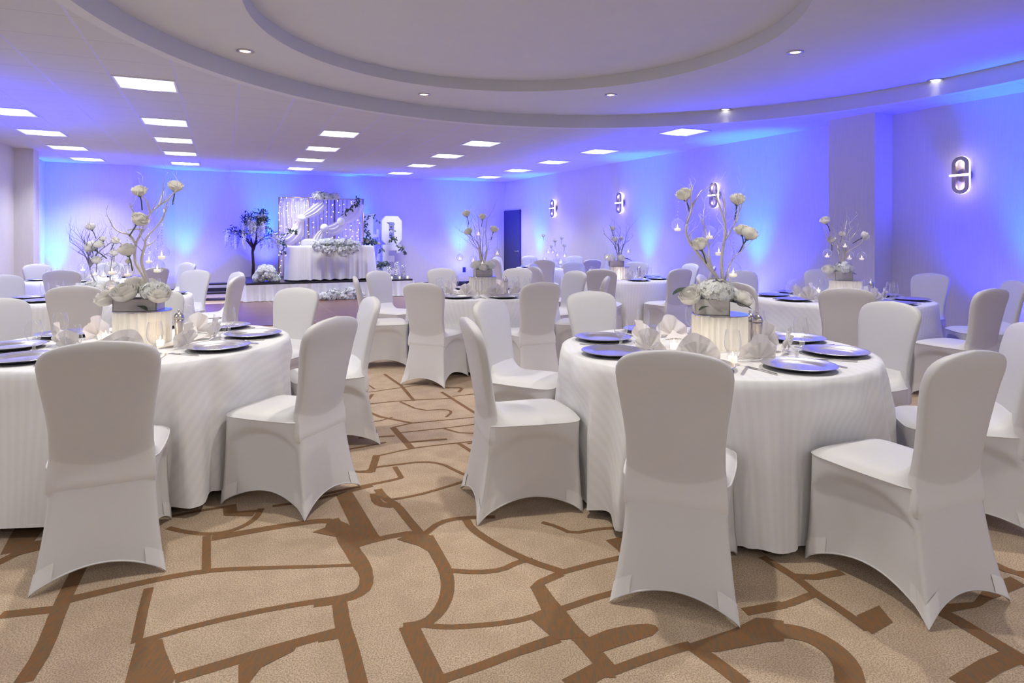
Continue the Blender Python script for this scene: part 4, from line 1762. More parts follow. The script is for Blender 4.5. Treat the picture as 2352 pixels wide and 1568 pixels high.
def planter(parent, w, d, h, rz=0.0, m=None, z0=0.0):
    b = MB()
    M = Matrix.Rotation(rz, 4, 'Z')
    t = 0.008
    b.box(-w / 2, w / 2, -d / 2, -d / 2 + t, z0, z0 + h, 0, M).box(-w / 2, w / 2, d / 2 - t, d / 2, z0, z0 + h, 0, M)
    b.box(-w / 2, -w / 2 + t, -d / 2, d / 2, z0, z0 + h, 0, M).box(w / 2 - t, w / 2, -d / 2, d / 2, z0, z0 + h, 0, M)
    b.box(-w / 2 + t, w / 2 - t, -d / 2 + t, d / 2 - t, z0, z0 + h * 0.7, 0, M)
    return b.build('planter_box', m or M_boxwood, parent, smooth=False, bevel=0.0015)


def centerpiece(key, label, Y, mains, roses, globes, flowers, box, mat_b=M_branch, seed=1, twL=0.14, ev=0.06, r0=0.011, auto=None, base=None, topZ=None):
    """everything given in photograph pixels at the table's depth Y, turned into metres around the table centre"""
    rnd = random.Random(seed)
    cx, cy = TABLES[key]['c']
    bz = topZ
    t = thing('branch_centerpiece', label, 'centerpiece', (cx, cy, bz), 0, 'flowering branch centerpieces')

    def L(px, py, dy=0.0):
        X, Y_, Z = at(px, py, cy + dy)
        return Vector((X - cx, dy, Z - bz))
    m = MB()
    ends = []
    if auto:
        bx, by = base
        b0 = L(bx, by)
        for q, (px, py) in enumerate(auto):
            dy = rnd.uniform(-0.14, 0.14)
            e = L(px, py, dy)
            mid1 = b0 + (e - b0) * 0.33 + Vector((rnd.uniform(-.04, .04), 0, 0.05))
            mid2 = b0 + (e - b0) * 0.66 + Vector((rnd.uniform(-.05, .05), rnd.uniform(-.05, .05), 0.04))
            P = smooth_line([b0, b0 + Vector(((e - b0).x * 0.15, 0, 0.06)), mid1, mid2, e])
            m.tube(P, (r0, 0.0022), 6)
            twigs(m, P[3:], 0.006, rnd, ev, twL, 1)
    for q, line in enumerate(mains):
        dys = rnd.uniform(-0.10, 0.10)
        n = len(line)
        P = smooth_line([L(px, py, dys * (i / max(1, n - 1))) for i, (px, py) in enumerate(line)])
        rr = r0 if q < 2 else r0 * 0.62
        m.tube(P, (rr, 0.003 if q < 2 else 0.0018), 8)
        twigs(m, P[len(P) // 3:], 0.007, rnd, ev, twL, 1)
    m.build('branches', mat_b, t)
    # roses, wired to branch tips
    for q, r in enumerate(roses):
        px, py, rp, ax, az = r[:5]
        dy = r[5] if len(r) > 5 else rnd.uniform(-0.1, 0.05)
        aim = Vector((ax, -0.25 if len(r) < 7 else r[6], az)).normalized()
        R = rp * (cy + dy) / FOC * 1.0
        c = L(px, py, dy)
        o = rose_part(t, c - aim * R * 0.9, aim, R, seed=q)
    # flowers in the box
    if box:
        w, d, h, rz = box[:4]
        planter(t, w, d, h, rz, box[4] if len(box) > 4 else None)
    for kind, x, y, z, r in flowers:
        if kind == 'h':
            o = hydrangea_mesh(seed + int(x * 100), r).build('hydrangea', M_petal, t, smooth=False, loc=(x, y, z))
        elif kind == 'r':
            o = rose_part(t, (x, y, z), (x * 3, y * 3 - 0.3, 1), r, seed=int(abs(x) * 100), stem=False)
            for c in list(o.children):
                bpy.data.objects.remove(c)
        elif kind == 'l':
            lm = MB()
            leaf_pts(lm, (x * 0.55, y, z + 0.01), (math.copysign(1, x), -0.35, -0.1), (0, 0, 1), r, r * 0.55)
            o = lm.build('leaf', M_leaf, t)
    # hanging globes
    for q, g in enumerate(globes):
        px, py, rp, up = g[:4]
        dy = g[4] if len(g) > 4 else rnd.uniform(-0.12, 0.12)
        yy = cy + dy
        c = at(px, py, yy)
        tp = at(px + (g[5] if len(g) > 5 else 0), py - up, yy)
        R = rp * yy / FOC
        globe((tp[0], tp[1], tp[2]), c, 'clear candle globe with beaded chain, ' + GL[key][q], 'hanging globes on the %s' % TABLES[key]['name'], R)
    return t


GL = {
    'A': ['hanging leftmost on the right front branches', 'hanging in the middle of the right front branches', 'hanging low among the right front branches', 'hanging lowest, at the right of the right front branches'],
    'B': ['large one at the left of the left front branches', 'beside the pink-lit glass left of the left front trunk', 'behind, right of the left front trunk', 'highest at the right of the left front branches', 'lowest at the right of the left front branches'],
    'C': ['far left of the middle table branches', 'low left on the middle table branches', 'right of the middle table branches', 'high up in the middle table branches', 'low by the flowers of the middle table'],
    'D': ['left of the branches before the pier', 'low in the middle of the branches before the pier', 'right of the branches before the pier', 'high in the branches before the pier'],
    'E': ['left of the right rear branches', 'in the middle of the right rear branches', 'right of the right rear branches'],
    'F': ['upper left over the farthest table', 'upper middle over the farthest table', 'central over the farthest table', 'upper right over the farthest table', 'low left over the farthest table', 'large low one over the farthest table'],
    'G': ['leftmost over the left middle table', 'second from left over the left middle table', 'high middle over the left middle table', 'lowest over the left middle table', 'rightmost over the left middle table'],
}
PH = 0.19
PT = TZ + PH + 0.0005

# pedestals under the tall arrangements
for k in 'ABCDE':
    x, y = TABLES[k]['c']
    dx = {'A': 0.05, 'B': 0.02, 'C': 0.0, 'D': 0.06, 'E': 0.05}[k]
    pedestal(x + dx, y, TZ, 'pleated ivory drum pedestal on the %s' % TABLES[k]['name'], 0.5 if k in 'ABD' else 0.08)
    TABLES[k]['p'] = dx

centerpiece('A', 'silver branch centerpiece with roses and white hydrangea on the right front table', 3.547,
    mains=[[(1658, 700), (1650, 640), (1632, 618), (1606, 585), (1582, 556), (1573, 528), (1582, 502), (1590, 478), (1584, 452), (1589, 425)],
           [(1660, 700), (1660, 640), (1656, 600), (1662, 560), (1668, 528), (1660, 495), (1650, 465), (1642, 440)],
           [(1660, 640), (1657, 565), (1674, 538), (1690, 508), (1700, 478), (1694, 466)],
           [(1662, 655), (1674, 615), (1684, 590), (1704, 578), (1710, 560)],
           [(1650, 645), (1628, 600), (1628, 560), (1618, 520), (1604, 492)],
           [(1663, 560), (1666, 510), (1664, 452)],
           [(1632, 618), (1622, 585), (1612, 572)],
           [(1588, 478), (1600, 455), (1612, 436)]],
    roses=[(1571, 446, 17, -0.35, 0.9, -0.02), (1694, 457, 16, 0.05, 1, 0.0), (1722, 536, 18, 0.4, 0.9, -0.03), (1703, 528, 15, -0.2, 0.9, 0.03), (1606, 560, 17, -0.4, 0.9, -0.05)],
    globes=[(1556, 517, 15, 62, -0.03, 4), (1629, 534, 16, 66, 0.05, 0), (1651, 572, 16, 60, 0.10, 4), (1684, 620, 18, 120, -0.05, 3)],
    flowers=[('h', 0.02, -0.02, 0.125, 0.098), ('h', 0.10, -0.01, 0.105, 0.062), ('r', -0.115, -0.03, 0.055, 0.055), ('r', -0.07, 0.05, 0.075, 0.05), ('r', 0.15, -0.02, 0.045, 0.052),
             ('l', -0.19, 0.03, 0.13, 0.12), ('l', 0.15, -0.03, 0.06, 0.13), ('l', -0.07, -0.10, 0.04, 0.07)],
    box=(0.185, 0.16, 0.085, -0.18), seed=3, topZ=PT)

centerpiece('B', 'silver branch centerpiece with white roses and peony on the left front table', 3.73,
    mains=[[(345, 690), (338, 650), (327, 628), (311, 606), (309, 584), (311, 561), (320, 543), (327, 526), (333, 509), (345, 489), (365, 472), (385, 460), (393, 450)],
           [(343, 690), (340, 655), (335, 630), (325, 607), (326, 587), (333, 566), (333, 552), (342, 538), (359, 523), (376, 498), (382, 470)],
           [(312, 561), (299, 538), (279, 535), (259, 523), (253, 506)],
           [(309, 584), (287, 561), (276, 560)],
           [(333, 509), (316, 495), (302, 483), (297, 466)],
           [(333, 566), (350, 558), (362, 545)],
           [(345, 489), (336, 457), (325, 452)],
           [(365, 472), (373, 449), (375, 428)],
           [(327, 526), (308, 526), (293, 528)],
           [(372, 505), (378, 492), (376, 480)]],
    roses=[(320, 438, 15, 0.0, 1, 0.0), (403, 427, 15, 0.3, 1, 0.0), (321, 504, 17, 0.6, 0.7, -0.06), (292, 573, 17, -0.1, 1, -0.08), (294, 600, 6, 0, 1, -0.06)],
    globes=[(257, 616, 16, 110, -0.06, -2), (293, 622, 14, 70, -0.04, 0), (342, 592, 14, 80, 0.08, 0), (371, 580, 17, 90, 0.02, 1), (361, 611, 16, 100, -0.04, 1)],
    flowers=[('r', -0.03, -0.06, 0.055, 0.064), ('h', 0.11, -0.03, 0.11, 0.078), ('r', 0.13, -0.04, 0.05, 0.06), ('r', -0.15, -0.03, 0.03, 0.055), ('r', -0.04, 0.04, 0.09, 0.06), ('r', 0.02, 0.05, 0.09, 0.055),
             ('l', 0.06, -0.08, 0.02, 0.08), ('l', -0.1, 0.0, 0.14, 0.1)],
    box=(0.23, 0.17, 0.068, 0.25, mat('mirrored_box', (0.66, 0.63, 0.61), 0.3, metal=0.6, two=(0.36, 0.33, 0.32), nscale=9)), seed=5, topZ=PT)

centerpiece('C', 'bare pale branch centerpiece with cream roses on the middle table', 7.07,
    mains=[], auto=[(1071, 505), (1108, 505), (1078, 538), (1132, 540), (1095, 485), (1060, 530), (1120, 500), (1090, 520)], base=(1110, 612),
    roses=[(1071, 490, 9, -0.2, 1), (1108, 497, 8, 0.1, 1), (1076, 531, 9, -0.4, 0.8), (1135, 526, 9, 0.3, 1)],
    globes=[(1056, 591, 8, 45), (1087, 595, 8, 40), (1142, 578, 8, 45), (1099, 534, 8, 35), (1108, 601, 6, 40)],
    flowers=[('h', -0.06, -0.02, 0.12, 0.075), ('h', 0.07, -0.01, 0.115, 0.075), ('r', 0.01, -0.06, 0.06, 0.05)],
    box=(0.19, 0.15, 0.075, 0.3), mat_b=M_branch, seed=8, twL=0.2, ev=0.07, r0=0.009, topZ=PT)
centerpiece('D', 'pale branch centerpiece with roses on the table before the pier', 6.445,
    mains=[], auto=[(1903, 512), (1982, 545), (1912, 552), (1935, 540), (1960, 520), (1945, 505), (1898, 535), (1975, 525)], base=(1936, 612),
    roses=[(1895, 506, 10, -0.5, 0.8), (1987, 542, 10, 0.7, 0.5), (1909, 550, 9, -0.2, 1), (1934, 537, 7, 0, 1)],
    globes=[(1900, 582, 10, 55), (1951, 587, 10, 55), (1979, 588, 10, 40), (1941, 560, 9, 40)],
    flowers=[('h', 0.03, -0.02, 0.115, 0.095), ('r', -0.12, -0.02, 0.06, 0.055), ('l', 0.12, -0.02, 0.07, 0.09)],
    box=(0.19, 0.15, 0.085, 0.1), seed=11, twL=0.15, ev=0.07, r0=0.010, topZ=PT)
centerpiece('E', 'grey branch centerpiece with hydrangea on the right rear table', 9.68,
    mains=[], auto=[(1385, 535), (1400, 515), (1425, 520), (1440, 535), (1448, 550), (1408, 540)], base=(1424, 592),
    roses=[(1408, 524, 6, 0, 1), (1412, 549, 7, -0.2, 1), (1427, 547, 5, 0.2, 1)],
    globes=[(1394, 588, 7, 40), (1421, 582, 6, 30), (1443, 575, 6, 30)],
    flowers=[('h', -0.10, -0.02, 0.12, 0.085), ('r', 0.06, -0.03, 0.07, 0.065), ('l', 0.16, -0.02, 0.11, 0.16)],
    box=(0.22, 0.16, 0.085, 0.0, mat('mauve_box', (0.45, 0.38, 0.42), 0.6)), mat_b=M_branch_grey, seed=14, twL=0.22, ev=0.08, r0=0.009, topZ=PT)
centerpiece('F', 'low centerpiece of slender white roses on the farthest table', 13.45,
    mains=[], auto=[(1248, 545), (1275, 556), (1290, 550), (1268, 568), (1296, 568)], base=(1282, 606),
    roses=[(1248, 541, 4, 0, 1), (1275, 552, 5, 0, 1), (1290, 545, 5, 0, 1), (1266, 565, 4, 0, 1), (1296, 563, 5, 0, 1)],
    globes=[(1259, 577, 5, 18), (1270, 578, 4, 18), (1280, 583, 5, 18), (1297, 585, 5, 18), (1251, 594, 5, 20), (1288, 600, 8, 22)],
    flowers=[('h', 0.0, 0, 0.06, 0.08), ('r', -0.1, 0, 0.03, 0.06), ('l', -0.14, 0, 0.05, 0.16), ('l', 0.14, 0, 0.05, 0.16)],
    box=(0.2, 0.16, 0.06, 0.0), mat_b=M_branch, seed=17, twL=0.1, ev=0.2, r0=0.004, topZ=TZ + 0.001)
centerpiece('G', 'bare twig centerpiece with cream roses on the left middle table', 6.66,
    mains=[[(238, 668), (212, 640), (203, 600), (202, 575), (192, 545)], [(255, 665), (252, 640), (256, 600), (262, 575)]],
    auto=[(160, 555), (190, 530), (212, 560), (230, 545), (268, 545), (275, 580), (185, 575), (205, 535)], base=(206, 612),
    roses=[(208, 520, 10, -0.3, 1), (208, 566, 14, -0.5, 0.5), (226, 561, 10, 0.3, 0.7), (236, 548, 7, 0, 1), (265, 552, 9, 0.5, 0.7), (262, 581, 8, 0.2, 0.8), (222, 597, 10, 0.2, 0.8)],
    globes=[(190, 614, 10, 60), (218, 624, 10, 60), (237, 628, 9, 60), (213, 644, 10, 55), (268, 638, 9, 50)],
    flowers=[('h', -0.12, -0.02, 0.10, 0.085), ('h', 0.0, -0.02, 0.10, 0.085), ('r', 0.10, -0.02, 0.07, 0.06), ('l', 0.14, -0.04, 0.05, 0.1)],
    box=(0.34, 0.16, 0.07, 0.2, mat('mauve_box_2', (0.45, 0.38, 0.42), 0.6)), mat_b=M_branch_grey, seed=21, twL=0.18, ev=0.07, r0=0.008, topZ=TZ + 0.001)

# votives around the pedestals
for k, lst in {'A': [(1548, 803, 'left of the ivory pedestal', 1.0), (1683, 835, 'in front of the pedestal', 0.15)],
               'B': [(368, 795, 'before the ivory pedestal', 1.0), (243, 782, 'left of the ivory pedestal', 1.0)],
               'C': [(1112, 671, 'before the ivory pedestal', 1.5)],
               'D': [(1880, 672, 'left of the ivory pedestal', 1.0)],
               'E': [(1422, 640, 'before the ivory pedestal', 3.0)],
               'G': [(258, 683, 'beside the flower box', 1.0)]}.items():
    for px, py, lab, lit in lst:
        Y = (EYE - TZ) * FOC / (py - HOR)
        X = (px - 1176) / FOC * Y
        cx, cy = TABLES[k]['c']
        cx += TABLES[k].get('p', 0)
        d = hypot(X - cx, Y - cy)
        if d < 0.20:
            X, Y = cx + (X - cx) * 0.20 / d, cy + (Y - cy) * 0.20 / d
        votive(X, Y, TZ, 'small votive candle %s on the %s' % (lab, TABLES[k]['name']), 'votive candles', lit)

# pepper and salt mills
def mill():
    t = thing('pepper_mill', 'x', 'pepper mill')
    MB().lathe([(0.0001, 0), (0.028, 0), (0.0285, 0.012), (0.024, 0.03), (0.0195, 0.055), (0.021, 0.08), (0.026, 0.105), (0.027, 0.125), (0.026, 0.138), (0.0001, 0.138)], 28).build('body', M_chrome, t)
    MB().lathe([(0.0001, 0.139), (0.029, 0.139), (0.0295, 0.146), (0.026, 0.160), (0.016, 0.174), (0.006, 0.178), (0.004, 0.182), (0.007, 0.188), (0.007, 0.194), (0.0001, 0.197)], 28).build('cap', M_chrome, t)
    return t


_p = None
for k, dx, dy, lab in (('A', 0.275, 0.03, 'steel pepper mill at the right of the ivory pedestal, right front table'),
                       ('A', 0.262, 0.11, 'second steel mill just behind the first, right front table'),
                       ('B', 0.25, -0.03, 'steel pepper mill right of the ivory pedestal, left front table'),
                       ('C', 0.26, -0.02, 'small steel mill on the middle table'),
                       ('D', 0.32, 0.0, 'steel mill right of the pedestal on the table before the pier'),
                       ('E', 0.36, 0.05, 'steel mill on the right rear table'),
                       ('G', 0.28, 0.08, 'steel mill beside the flower box on the left middle table')):
    x, y = TABLES[k]['c']
    if _p is None:
        _p = mill()
        o = _p
        o.location = (x + dx, y + dy, TZ)
    else:
        o = dup(_p, (x + dx, y + dy, TZ), 0)
    o['label'] = lab
    o['group'] = 'steel salt and pepper mills'

# ---------------------------------------------------------------- the stage and what stands on it
S0, S1, SV0, SV1, SH = 0.47, 4.12, 14.62, 17.08, 0.40


def sq(px, v):
    """u of the line of sight px on the room line v"""
    k = (px - 1176.0) / FOC
    # x = u c - v s ; y = u s + v c ; x = k y
    c, s = cos(GRID), sin(GRID)
    return v * (k * c + s) / (c - k * s)


def on(px, py, v):
    """point on the vertical plane v that shows at px, py -> (u, z)"""
    u = sq(px, v)
    Y = u * sin(GRID) + v * cos(GRID)
    return u, EYE - (py - HOR) / FOC * Y


def room(o, u, v, z=0.0, rz=0.0):
    x, y = G(u, v)
    o.location = (x, y, z)
    o.rotation_euler = (0, 0, GRID + rz)
    return o


st = thing('stage_platform', 'low black-topped stage platform with white pleated skirt', 'stage')
room(st, S0, SV0)
W, D = S1 - S0, SV1 - SV0
MB().box(0, W, 0, D, SH - 0.045, SH).build('deck', M_stagetop, st, smooth=False)
m = MB()
_r = random.Random(4)
per = [(-0.012, D), (-0.012, -0.012), (W + 0.012, -0.012), (W + 0.012, D)]
pts = []
for (ax, ay), (bx, by) in zip(per, per[1:]):
    l = hypot(bx - ax, by - ay)
    n = int(l / 0.012)
    for i in range(n):
        f = i / n
        pts.append((ax + (bx - ax) * f, ay + (by - ay) * f, (by - ay) / l, -(bx - ax) / l, f * l))
ph = [_r.uniform(0, 6) for _ in range(4)]


def skf(i, j):
    x, y, nx, ny, s = pts[i]
    g = j / 6
    w = (sin(s * 46 + ph[0]) * 0.6 + sin(s * 27 + ph[1]) * 0.5 + 0.3 * sin(s * 11 + ph[2])) * (0.014 + 0.026 * g) + 0.05 * g * g + 0.012
    return (x + w * nx, y + w * ny, (SH - 0.05) * (1 - g) + 0.012)


m.grid(len(pts), 7, skf)
m.build('skirt', M_skirt, st)

# black folding step unit left of the stage
t = room(thing('stage_steps', 'black low folding riser left of the white-skirted stage', 'step unit'), -0.72, 15.2)
for q, (z, y0) in enumerate(((0.18, 0.0), (0.36, 0.32))):
    MB().box(0, 1.05, y0, y0 + 0.34, z - 0.035, z).build('tread', M_stagetop, t, smooth=False)
for x in (0.02, 1.01):
    m = MB()
    m.box(x, x + 0.03, 0.0, 0.03, 0, 0.18).box(x, x + 0.03, 0.60, 0.63, 0, 0.36).box(x, x + 0.03, 0.0, 0.63, 0.02, 0.05)
    m.build('frame', M_dark, t, smooth=False)

# gold folding screen
SCV = 16.5
g = room(thing('gold_bar_screen', 'folding screen of thin gold bars backed with sheer white cloth', 'screen'), sq(641, SCV), SCV, SH)
u0 = sq(641, SCV)
_zt = on(641, 452, SCV)[1] - SH
w_tot = sq(833, SCV) - u0
folds = [(0, 0), (w_tot * 0.33, -0.16), (w_tot * 0.66, 0.10), (w_tot, -0.06)]
for (xa, ya), (xb, yb) in zip(folds, folds[1:]):
    m = MB()
    nb = 7
    for i in range(nb + 1):
        f = i / nb
        x, y = xa + (xb - xa) * f, ya + (yb - ya) * f
        m.tube([(x, y, 0), (x, y, _zt)], 0.020 if i in (0, nb) else 0.009, 6)
    for z in (0.03, _zt - 0.01):
        m.tube([(xa, ya, z), (xb, yb, z)], 0.012, 6)
    p = m.build('screen_panel', M_gold, g)
    c = MB()
    c.grid(50, 4, lambda i, j: (xa + (xb - xa) * i / 49, ya + (yb - ya) * i / 49 + 0.045 + 0.010 * sin(i * 1.3), 0.04 + (_zt - 0.06) * j / 3))
    c.build('sheer_backing', M_sheer, p)

# strings of fairy lights falling down the screen
_r = random.Random(12)
_nl = 13
for q in range(_nl):
    f = (q + 0.15) / _nl
    x = w_tot * f
    seg = min(2, int(f * 3))
    (xa, ya), (xb, yb) = folds[seg], folds[seg + 1]
    y = ya + (yb - ya) * (x - xa) / (xb - xa) - 0.035
    m = MB()
    top = _zt - 0.02
    pth = [(x + _r.uniform(-.02, .02), y, top - i * 0.12) for i in range(int(top / 0.12))]
    m.tube(pth, 0.0015, 4, 1)
    n = 20 if q in (0, 1, _nl - 1, _nl - 2) else 14
    for i in range(n):
        z = top * (1 - (i + _r.random()) / n)
        m.ball((x + _r.uniform(-.035, .035), y - 0.012, max(0.05, z)), 0.0088, 6, 4, 0)
    nm = ['leftmost', 'second', 'third', 'fourth', 'fifth', 'sixth', 'seventh', 'eighth', 'ninth', 'tenth', 'eleventh', 'twelfth', 'rightmost'][q]
    o = m.build('fairy_light_strand', [M_fairy, M_sheer], None)
    X, Yw = G(u0, SCV)
    o.location = (X, Yw, SH)
    o.rotation_euler = (0, 0, GRID)
    tag(o, 'warm fairy light strand down the gold screen, %s from the left' % nm if q not in (0, 12) else '%s warm fairy light strand on the gold screen' % nm, 'fairy lights', 'fairy light strands on the gold screen')
for px, py, w in ((670, 520, 6), (670, 600, 4), (806, 540, 4)):
    u, z = on(px, py, SCV - 0.3)
    x, y = G(u, SCV - 0.3)
    lamp('POINT', 'fairy_glow', (x, y, z), w * 0.45, (1.0, 0.82, 0.66), size=0.25)

# sweetheart table
SW = 15.2
ua, ub = sq(664, SW), sq(851, SW)
ucen, wid = (ua + ub) / 2, (ub - ua)
zt = on(760, 564, SW)[1]
tt = room(thing('sweetheart_table', 'long head table hidden under white floor-length cloth on the stage', 'table'), ucen, SW, SH)
hh = zt - SH
MB().box(-wid / 2 + 0.10, wid / 2 - 0.10, -0.28, 0.28, hh - 0.03, hh - 0.005).build('tabletop', M_dark, tt, smooth=False)
for sx in (-1, 1):
    MB().box(sx * (wid / 2 - 0.2) - 0.02, sx * (wid / 2 - 0.2) + 0.02, -0.25, 0.25, 0, hh - 0.03).build('leg', M_dark, tt, smooth=False)


def rect_outline(hx, hy, rc, n=360):
    segs = []
    for cx_, cy_, a0 in ((hx - rc, hy - rc, 0), (-hx + rc, hy - rc, pi / 2), (-hx + rc, -hy + rc, pi), (hx - rc, -hy + rc, 1.5 * pi)):
        for i in range(13):
            a = a0 + pi / 2 * i / 12
            segs.append((cx_ + rc * cos(a), cy_ + rc * sin(a), cos(a), sin(a)))
    segs.append(segs[0])
    ls = [0]
    for p0, p1 in zip(segs, segs[1:]):
        ls.append(ls[-1] + hypot(p1[0] - p0[0], p1[1] - p0[1]))
    out, k = [], 0
    for i in range(n):
        s = ls[-1] * i / n
        while ls[k + 1] < s:
            k += 1
        f = (s - ls[k]) / max(1e-9, ls[k + 1] - ls[k])
        out.append(tuple(segs[k][q] + (segs[k + 1][q] - segs[k][q]) * f for q in range(4)))
    return out


m, uv = cloth(99, 0.4, hh, 0.012, nf=21, flare=0.08, amp=0.045, outline=rect_outline(wid / 2, 0.36, 0.12))
o = m.build('tablecloth', M_cloth, None, uv=uv)
room(o, ucen, SW, SH)
tag(o, 'white floor-length tablecloth on the head table on the stage', 'tablecloth')

# its chair, half seen behind the flowers
u, z = on(716, 545, SW + 0.62)
x, y = G(u, SW + 0.755)
place_chair(x, y, math.degrees(GRID) - 90, 'white covered chair behind the head table on the stage', 'white covered chairs at the head table', SH)


def flower_bank(name, label, cat, blobs, seed, mats=None, leafn=10, fr=0.045, dens=1.0, loc=None, ground=True):
    """a bank of white blossoms: blobs (u, v, z, ru, rv, rz) in room coordinates"""
    rnd = random.Random(seed)
    t = thing(name, label, cat, loc)
    fm, lm = MB(), MB()
    ox, oy, oz = loc
    for (u, v, z, ru, rv, rz) in blobs:
        n = int(dens * 2900 * (ru * rv + ru * rz + rv * rz)) + 8
        X, Y = G(u, v)
        if z - oz > 0.05:
            fm.ball((X - ox, Y - oy, z - oz), min(ru, rv, rz) * 0.7, 8, 6)
        for i in range(n):
            a, c = rnd.uniform(0, 2 * pi), rnd.uniform(-0.75, 1)
            s = sqrt(max(0, 1 - c * c))
            nrm = Vector((s * cos(a), s * sin(a), c))
            k = rnd.uniform(0.8, 1.05)
            lu, lv, lz = u + nrm.x * ru * k, v + nrm.y * rv * k, z + nrm.z * rz * k
            X, Y = G(lu, lv)
            if ground and lz - oz < 0.02:
                lz = oz + 0.02 + rnd.random() * 0.02
            p = Vector((X - ox, Y - oy, lz - oz))
            nw = Vector((nrm.x * cos(GRID) - nrm.y * sin(GRID), nrm.x * sin(GRID) + nrm.y * cos(GRID), nrm.z + 0.2)).normalized()
            t1 = nw.cross(Vector((0.3, 0.5, 0.8))).normalized()
            t2 = nw.cross(t1)
            R = fr * 0.66 * rnd.uniform(0.75, 1.25)
            for ringn, rr, lift in ((5, 1.0, 0.25), (4, 0.6, 0.55)):
                a0 = rnd.random() * 6
                for q in range(ringn):
                    an = a0 + 2 * pi * q / ringn
                    wd = pi / ringn * 1.1
                    d = t1 * cos(an) + t2 * sin(an)
                    e1 = t1 * cos(an - wd) + t2 * sin(an - wd)
                    e2 = t1 * cos(an + wd) + t2 * sin(an + wd)
                    fm.poly([p, p + e1 * R * rr * 0.75 + nw * R * lift * 0.6, p + d * R * rr + nw * R * lift, p + e2 * R * rr * 0.75 + nw * R * lift * 0.6])
        for i in range(int(leafn)):
            a = rnd.uniform(0, 2 * pi)
            c = rnd.uniform(-0.2, 1)
            s = sqrt(1 - c * c)
            X, Y = G(u + s * cos(a) * ru, v + s * sin(a) * rv)
            zz = max(z + c * rz, oz + 0.03)
            leaf_pts(lm, (X - ox, Y - oy, zz - oz), (cos(a), sin(a), rnd.uniform(-.4, .6)), (0, 0, 1), 0.085, 0.035)
    fm.build('blossoms', M_petal, t, smooth=False)
    if leafn:
        lm.build('leaves', M_leaf2, t)
    return t


def P3(px, py, v):
    u, z = on(px, py, v)
    x, y = G(u, v)
    return (x, y, z)


def blob(px, py, v, rp, rv=None, rzp=None):
    u, z = on(px, py, v)
    k = (u * sin(GRID) + v * cos(GRID)) / FOC
    return (u, v, z, rp * k, (rv if rv else rp * k), (rzp or rp) * k)


# bank on the head table
v = SW - 0.30
bl = [blob(px, py, v, r, 0.16, rz) for px, py, r, rz in ((728, 563, 12, 9), (742, 558, 13, 10), (757, 557, 13, 10), (772, 559, 13, 9), (787, 557, 12, 9), (803, 558, 12, 9), (818, 562, 11, 9))]
bl += [blob(px, py, SW - 0.58, r, 0.07, rz) for px, py, r, rz in ((733, 572, 9, 6), (748, 575, 8, 8), (755, 582, 6, 8), (784, 577, 9, 9), (790, 584, 9, 7), (805, 577, 9, 8), (766, 572, 8, 6), (740, 569, 10, 5), (760, 570, 10, 5), (795, 571, 10, 5), (816, 571, 9, 7))]
flower_bank('table_flower_runner', 'long white flower arrangement spilling over the head table front', 'flower arrangement', bl, 5, leafn=4, ground=False, loc=(*G(ucen, SW - 0.3), zt + 0.001))
# mound at the left end of the stage
v = SV0 + 0.35
bl = [blob(611, 628, v, 22, 0.26, 20), blob(594, 638, v, 13, 0.2, 11), blob(630, 640, v, 12, 0.2, 11)]
_mx = G(sq(611, v), v)
flower_bank('flower_mound', 'round mound of white blossoms at the left end of the stage', 'flower arrangement', bl, 6, leafn=12, loc=(*_mx, SH + 0.001), fr=0.055)
# heap on the dance floor before the stage
v = SV0 - 0.33
bl = [blob(px, py, v, r, 0.14, rz) for px, py, r, rz in ((745, 681, 16, 9), (765, 676, 14, 12), (785, 680, 16, 10), (806, 672, 13, 13), (822, 678, 12, 11), (758, 686, 14, 6), (800, 686, 16, 6))]
flower_bank('flower_heap', 'white flower heap on the parquet against the stage skirt', 'flower arrangement', bl, 8, leafn=6, loc=(*G(sq(785, v), v), 0.017), fr=0.055)
# cluster on top of the screen
v = SCV - 0.20
bl = [blob(px, py, v, r, 0.13, rz) for px, py, r, rz in ((732, 450, 14, 11), (747, 453, 13, 11), (762, 458, 13, 13), (771, 452, 9, 9), (737, 462, 11, 9), (752, 464, 10, 7))]
flower_bank('screen_flower_cluster', 'white flower cluster tied on top of the gold screen', 'flower arrangement', bl, 9, leafn=9, loc=P3(750, 458, v), fr=0.05)

# white balls and fabric swags of the screen
for px, py, lab in ((692, 501, 'upper left'), (745, 523, 'central'), (783, 508, 'right')):
    c = P3(px, py, SCV - 0.30)
    r = 9.2 * c[1] / FOC
    o = MB().ball((0, 0, 0), r, 22, 14).build('white_ball', M_letter, None, loc=c)
    tag(o, '%s round white ball gathering the sheer fabric on the screen' % lab, 'decor ball', 'white balls on the gold screen')


def swag(label, line, seed):
    """gathered sheer cloth along a line of (px, py, half width px)"""
    rnd = random.Random(seed)
    v = SCV - 0.22
    P = []
    for px, py, w in line:
        c = Vector(P3(px, py, v))
        P.append((c, w * c.y / FOC))
    Q = smooth_line([p for p, _ in P], 2)
    n = len(Q)
    def wid_at(f):
        x = f * (len(P) - 1)
        i = min(len(P) - 2, int(x))
        return P[i][1] + (P[i + 1][1] - P[i][1]) * (x - i)
    base = Q[n // 2]
    m = MB()
    nu = 26
    def fn(i, j):
        f = j / (n - 1)
        t = (Q[min(j + 1, n - 1)] - Q[max(j - 1, 0)]).normalized()
        side = Vector((t.z, 0, -t.x)).normalized()
        s = (i / (nu - 1) - 0.5) * 2
        w = wid_at(f)
        return Q[j] - base + side * w * s + Vector((0, -0.5 * w * (1 - s * s) - 0.18 * w * sin(s * 11 + f * 3), 0))
    m.grid(nu, n, fn)
    o = m.build('fabric_swag', M_sheer, None, loc=base)
    tag(o, label, 'fabric swag', 'sheer white swags on the gold screen')


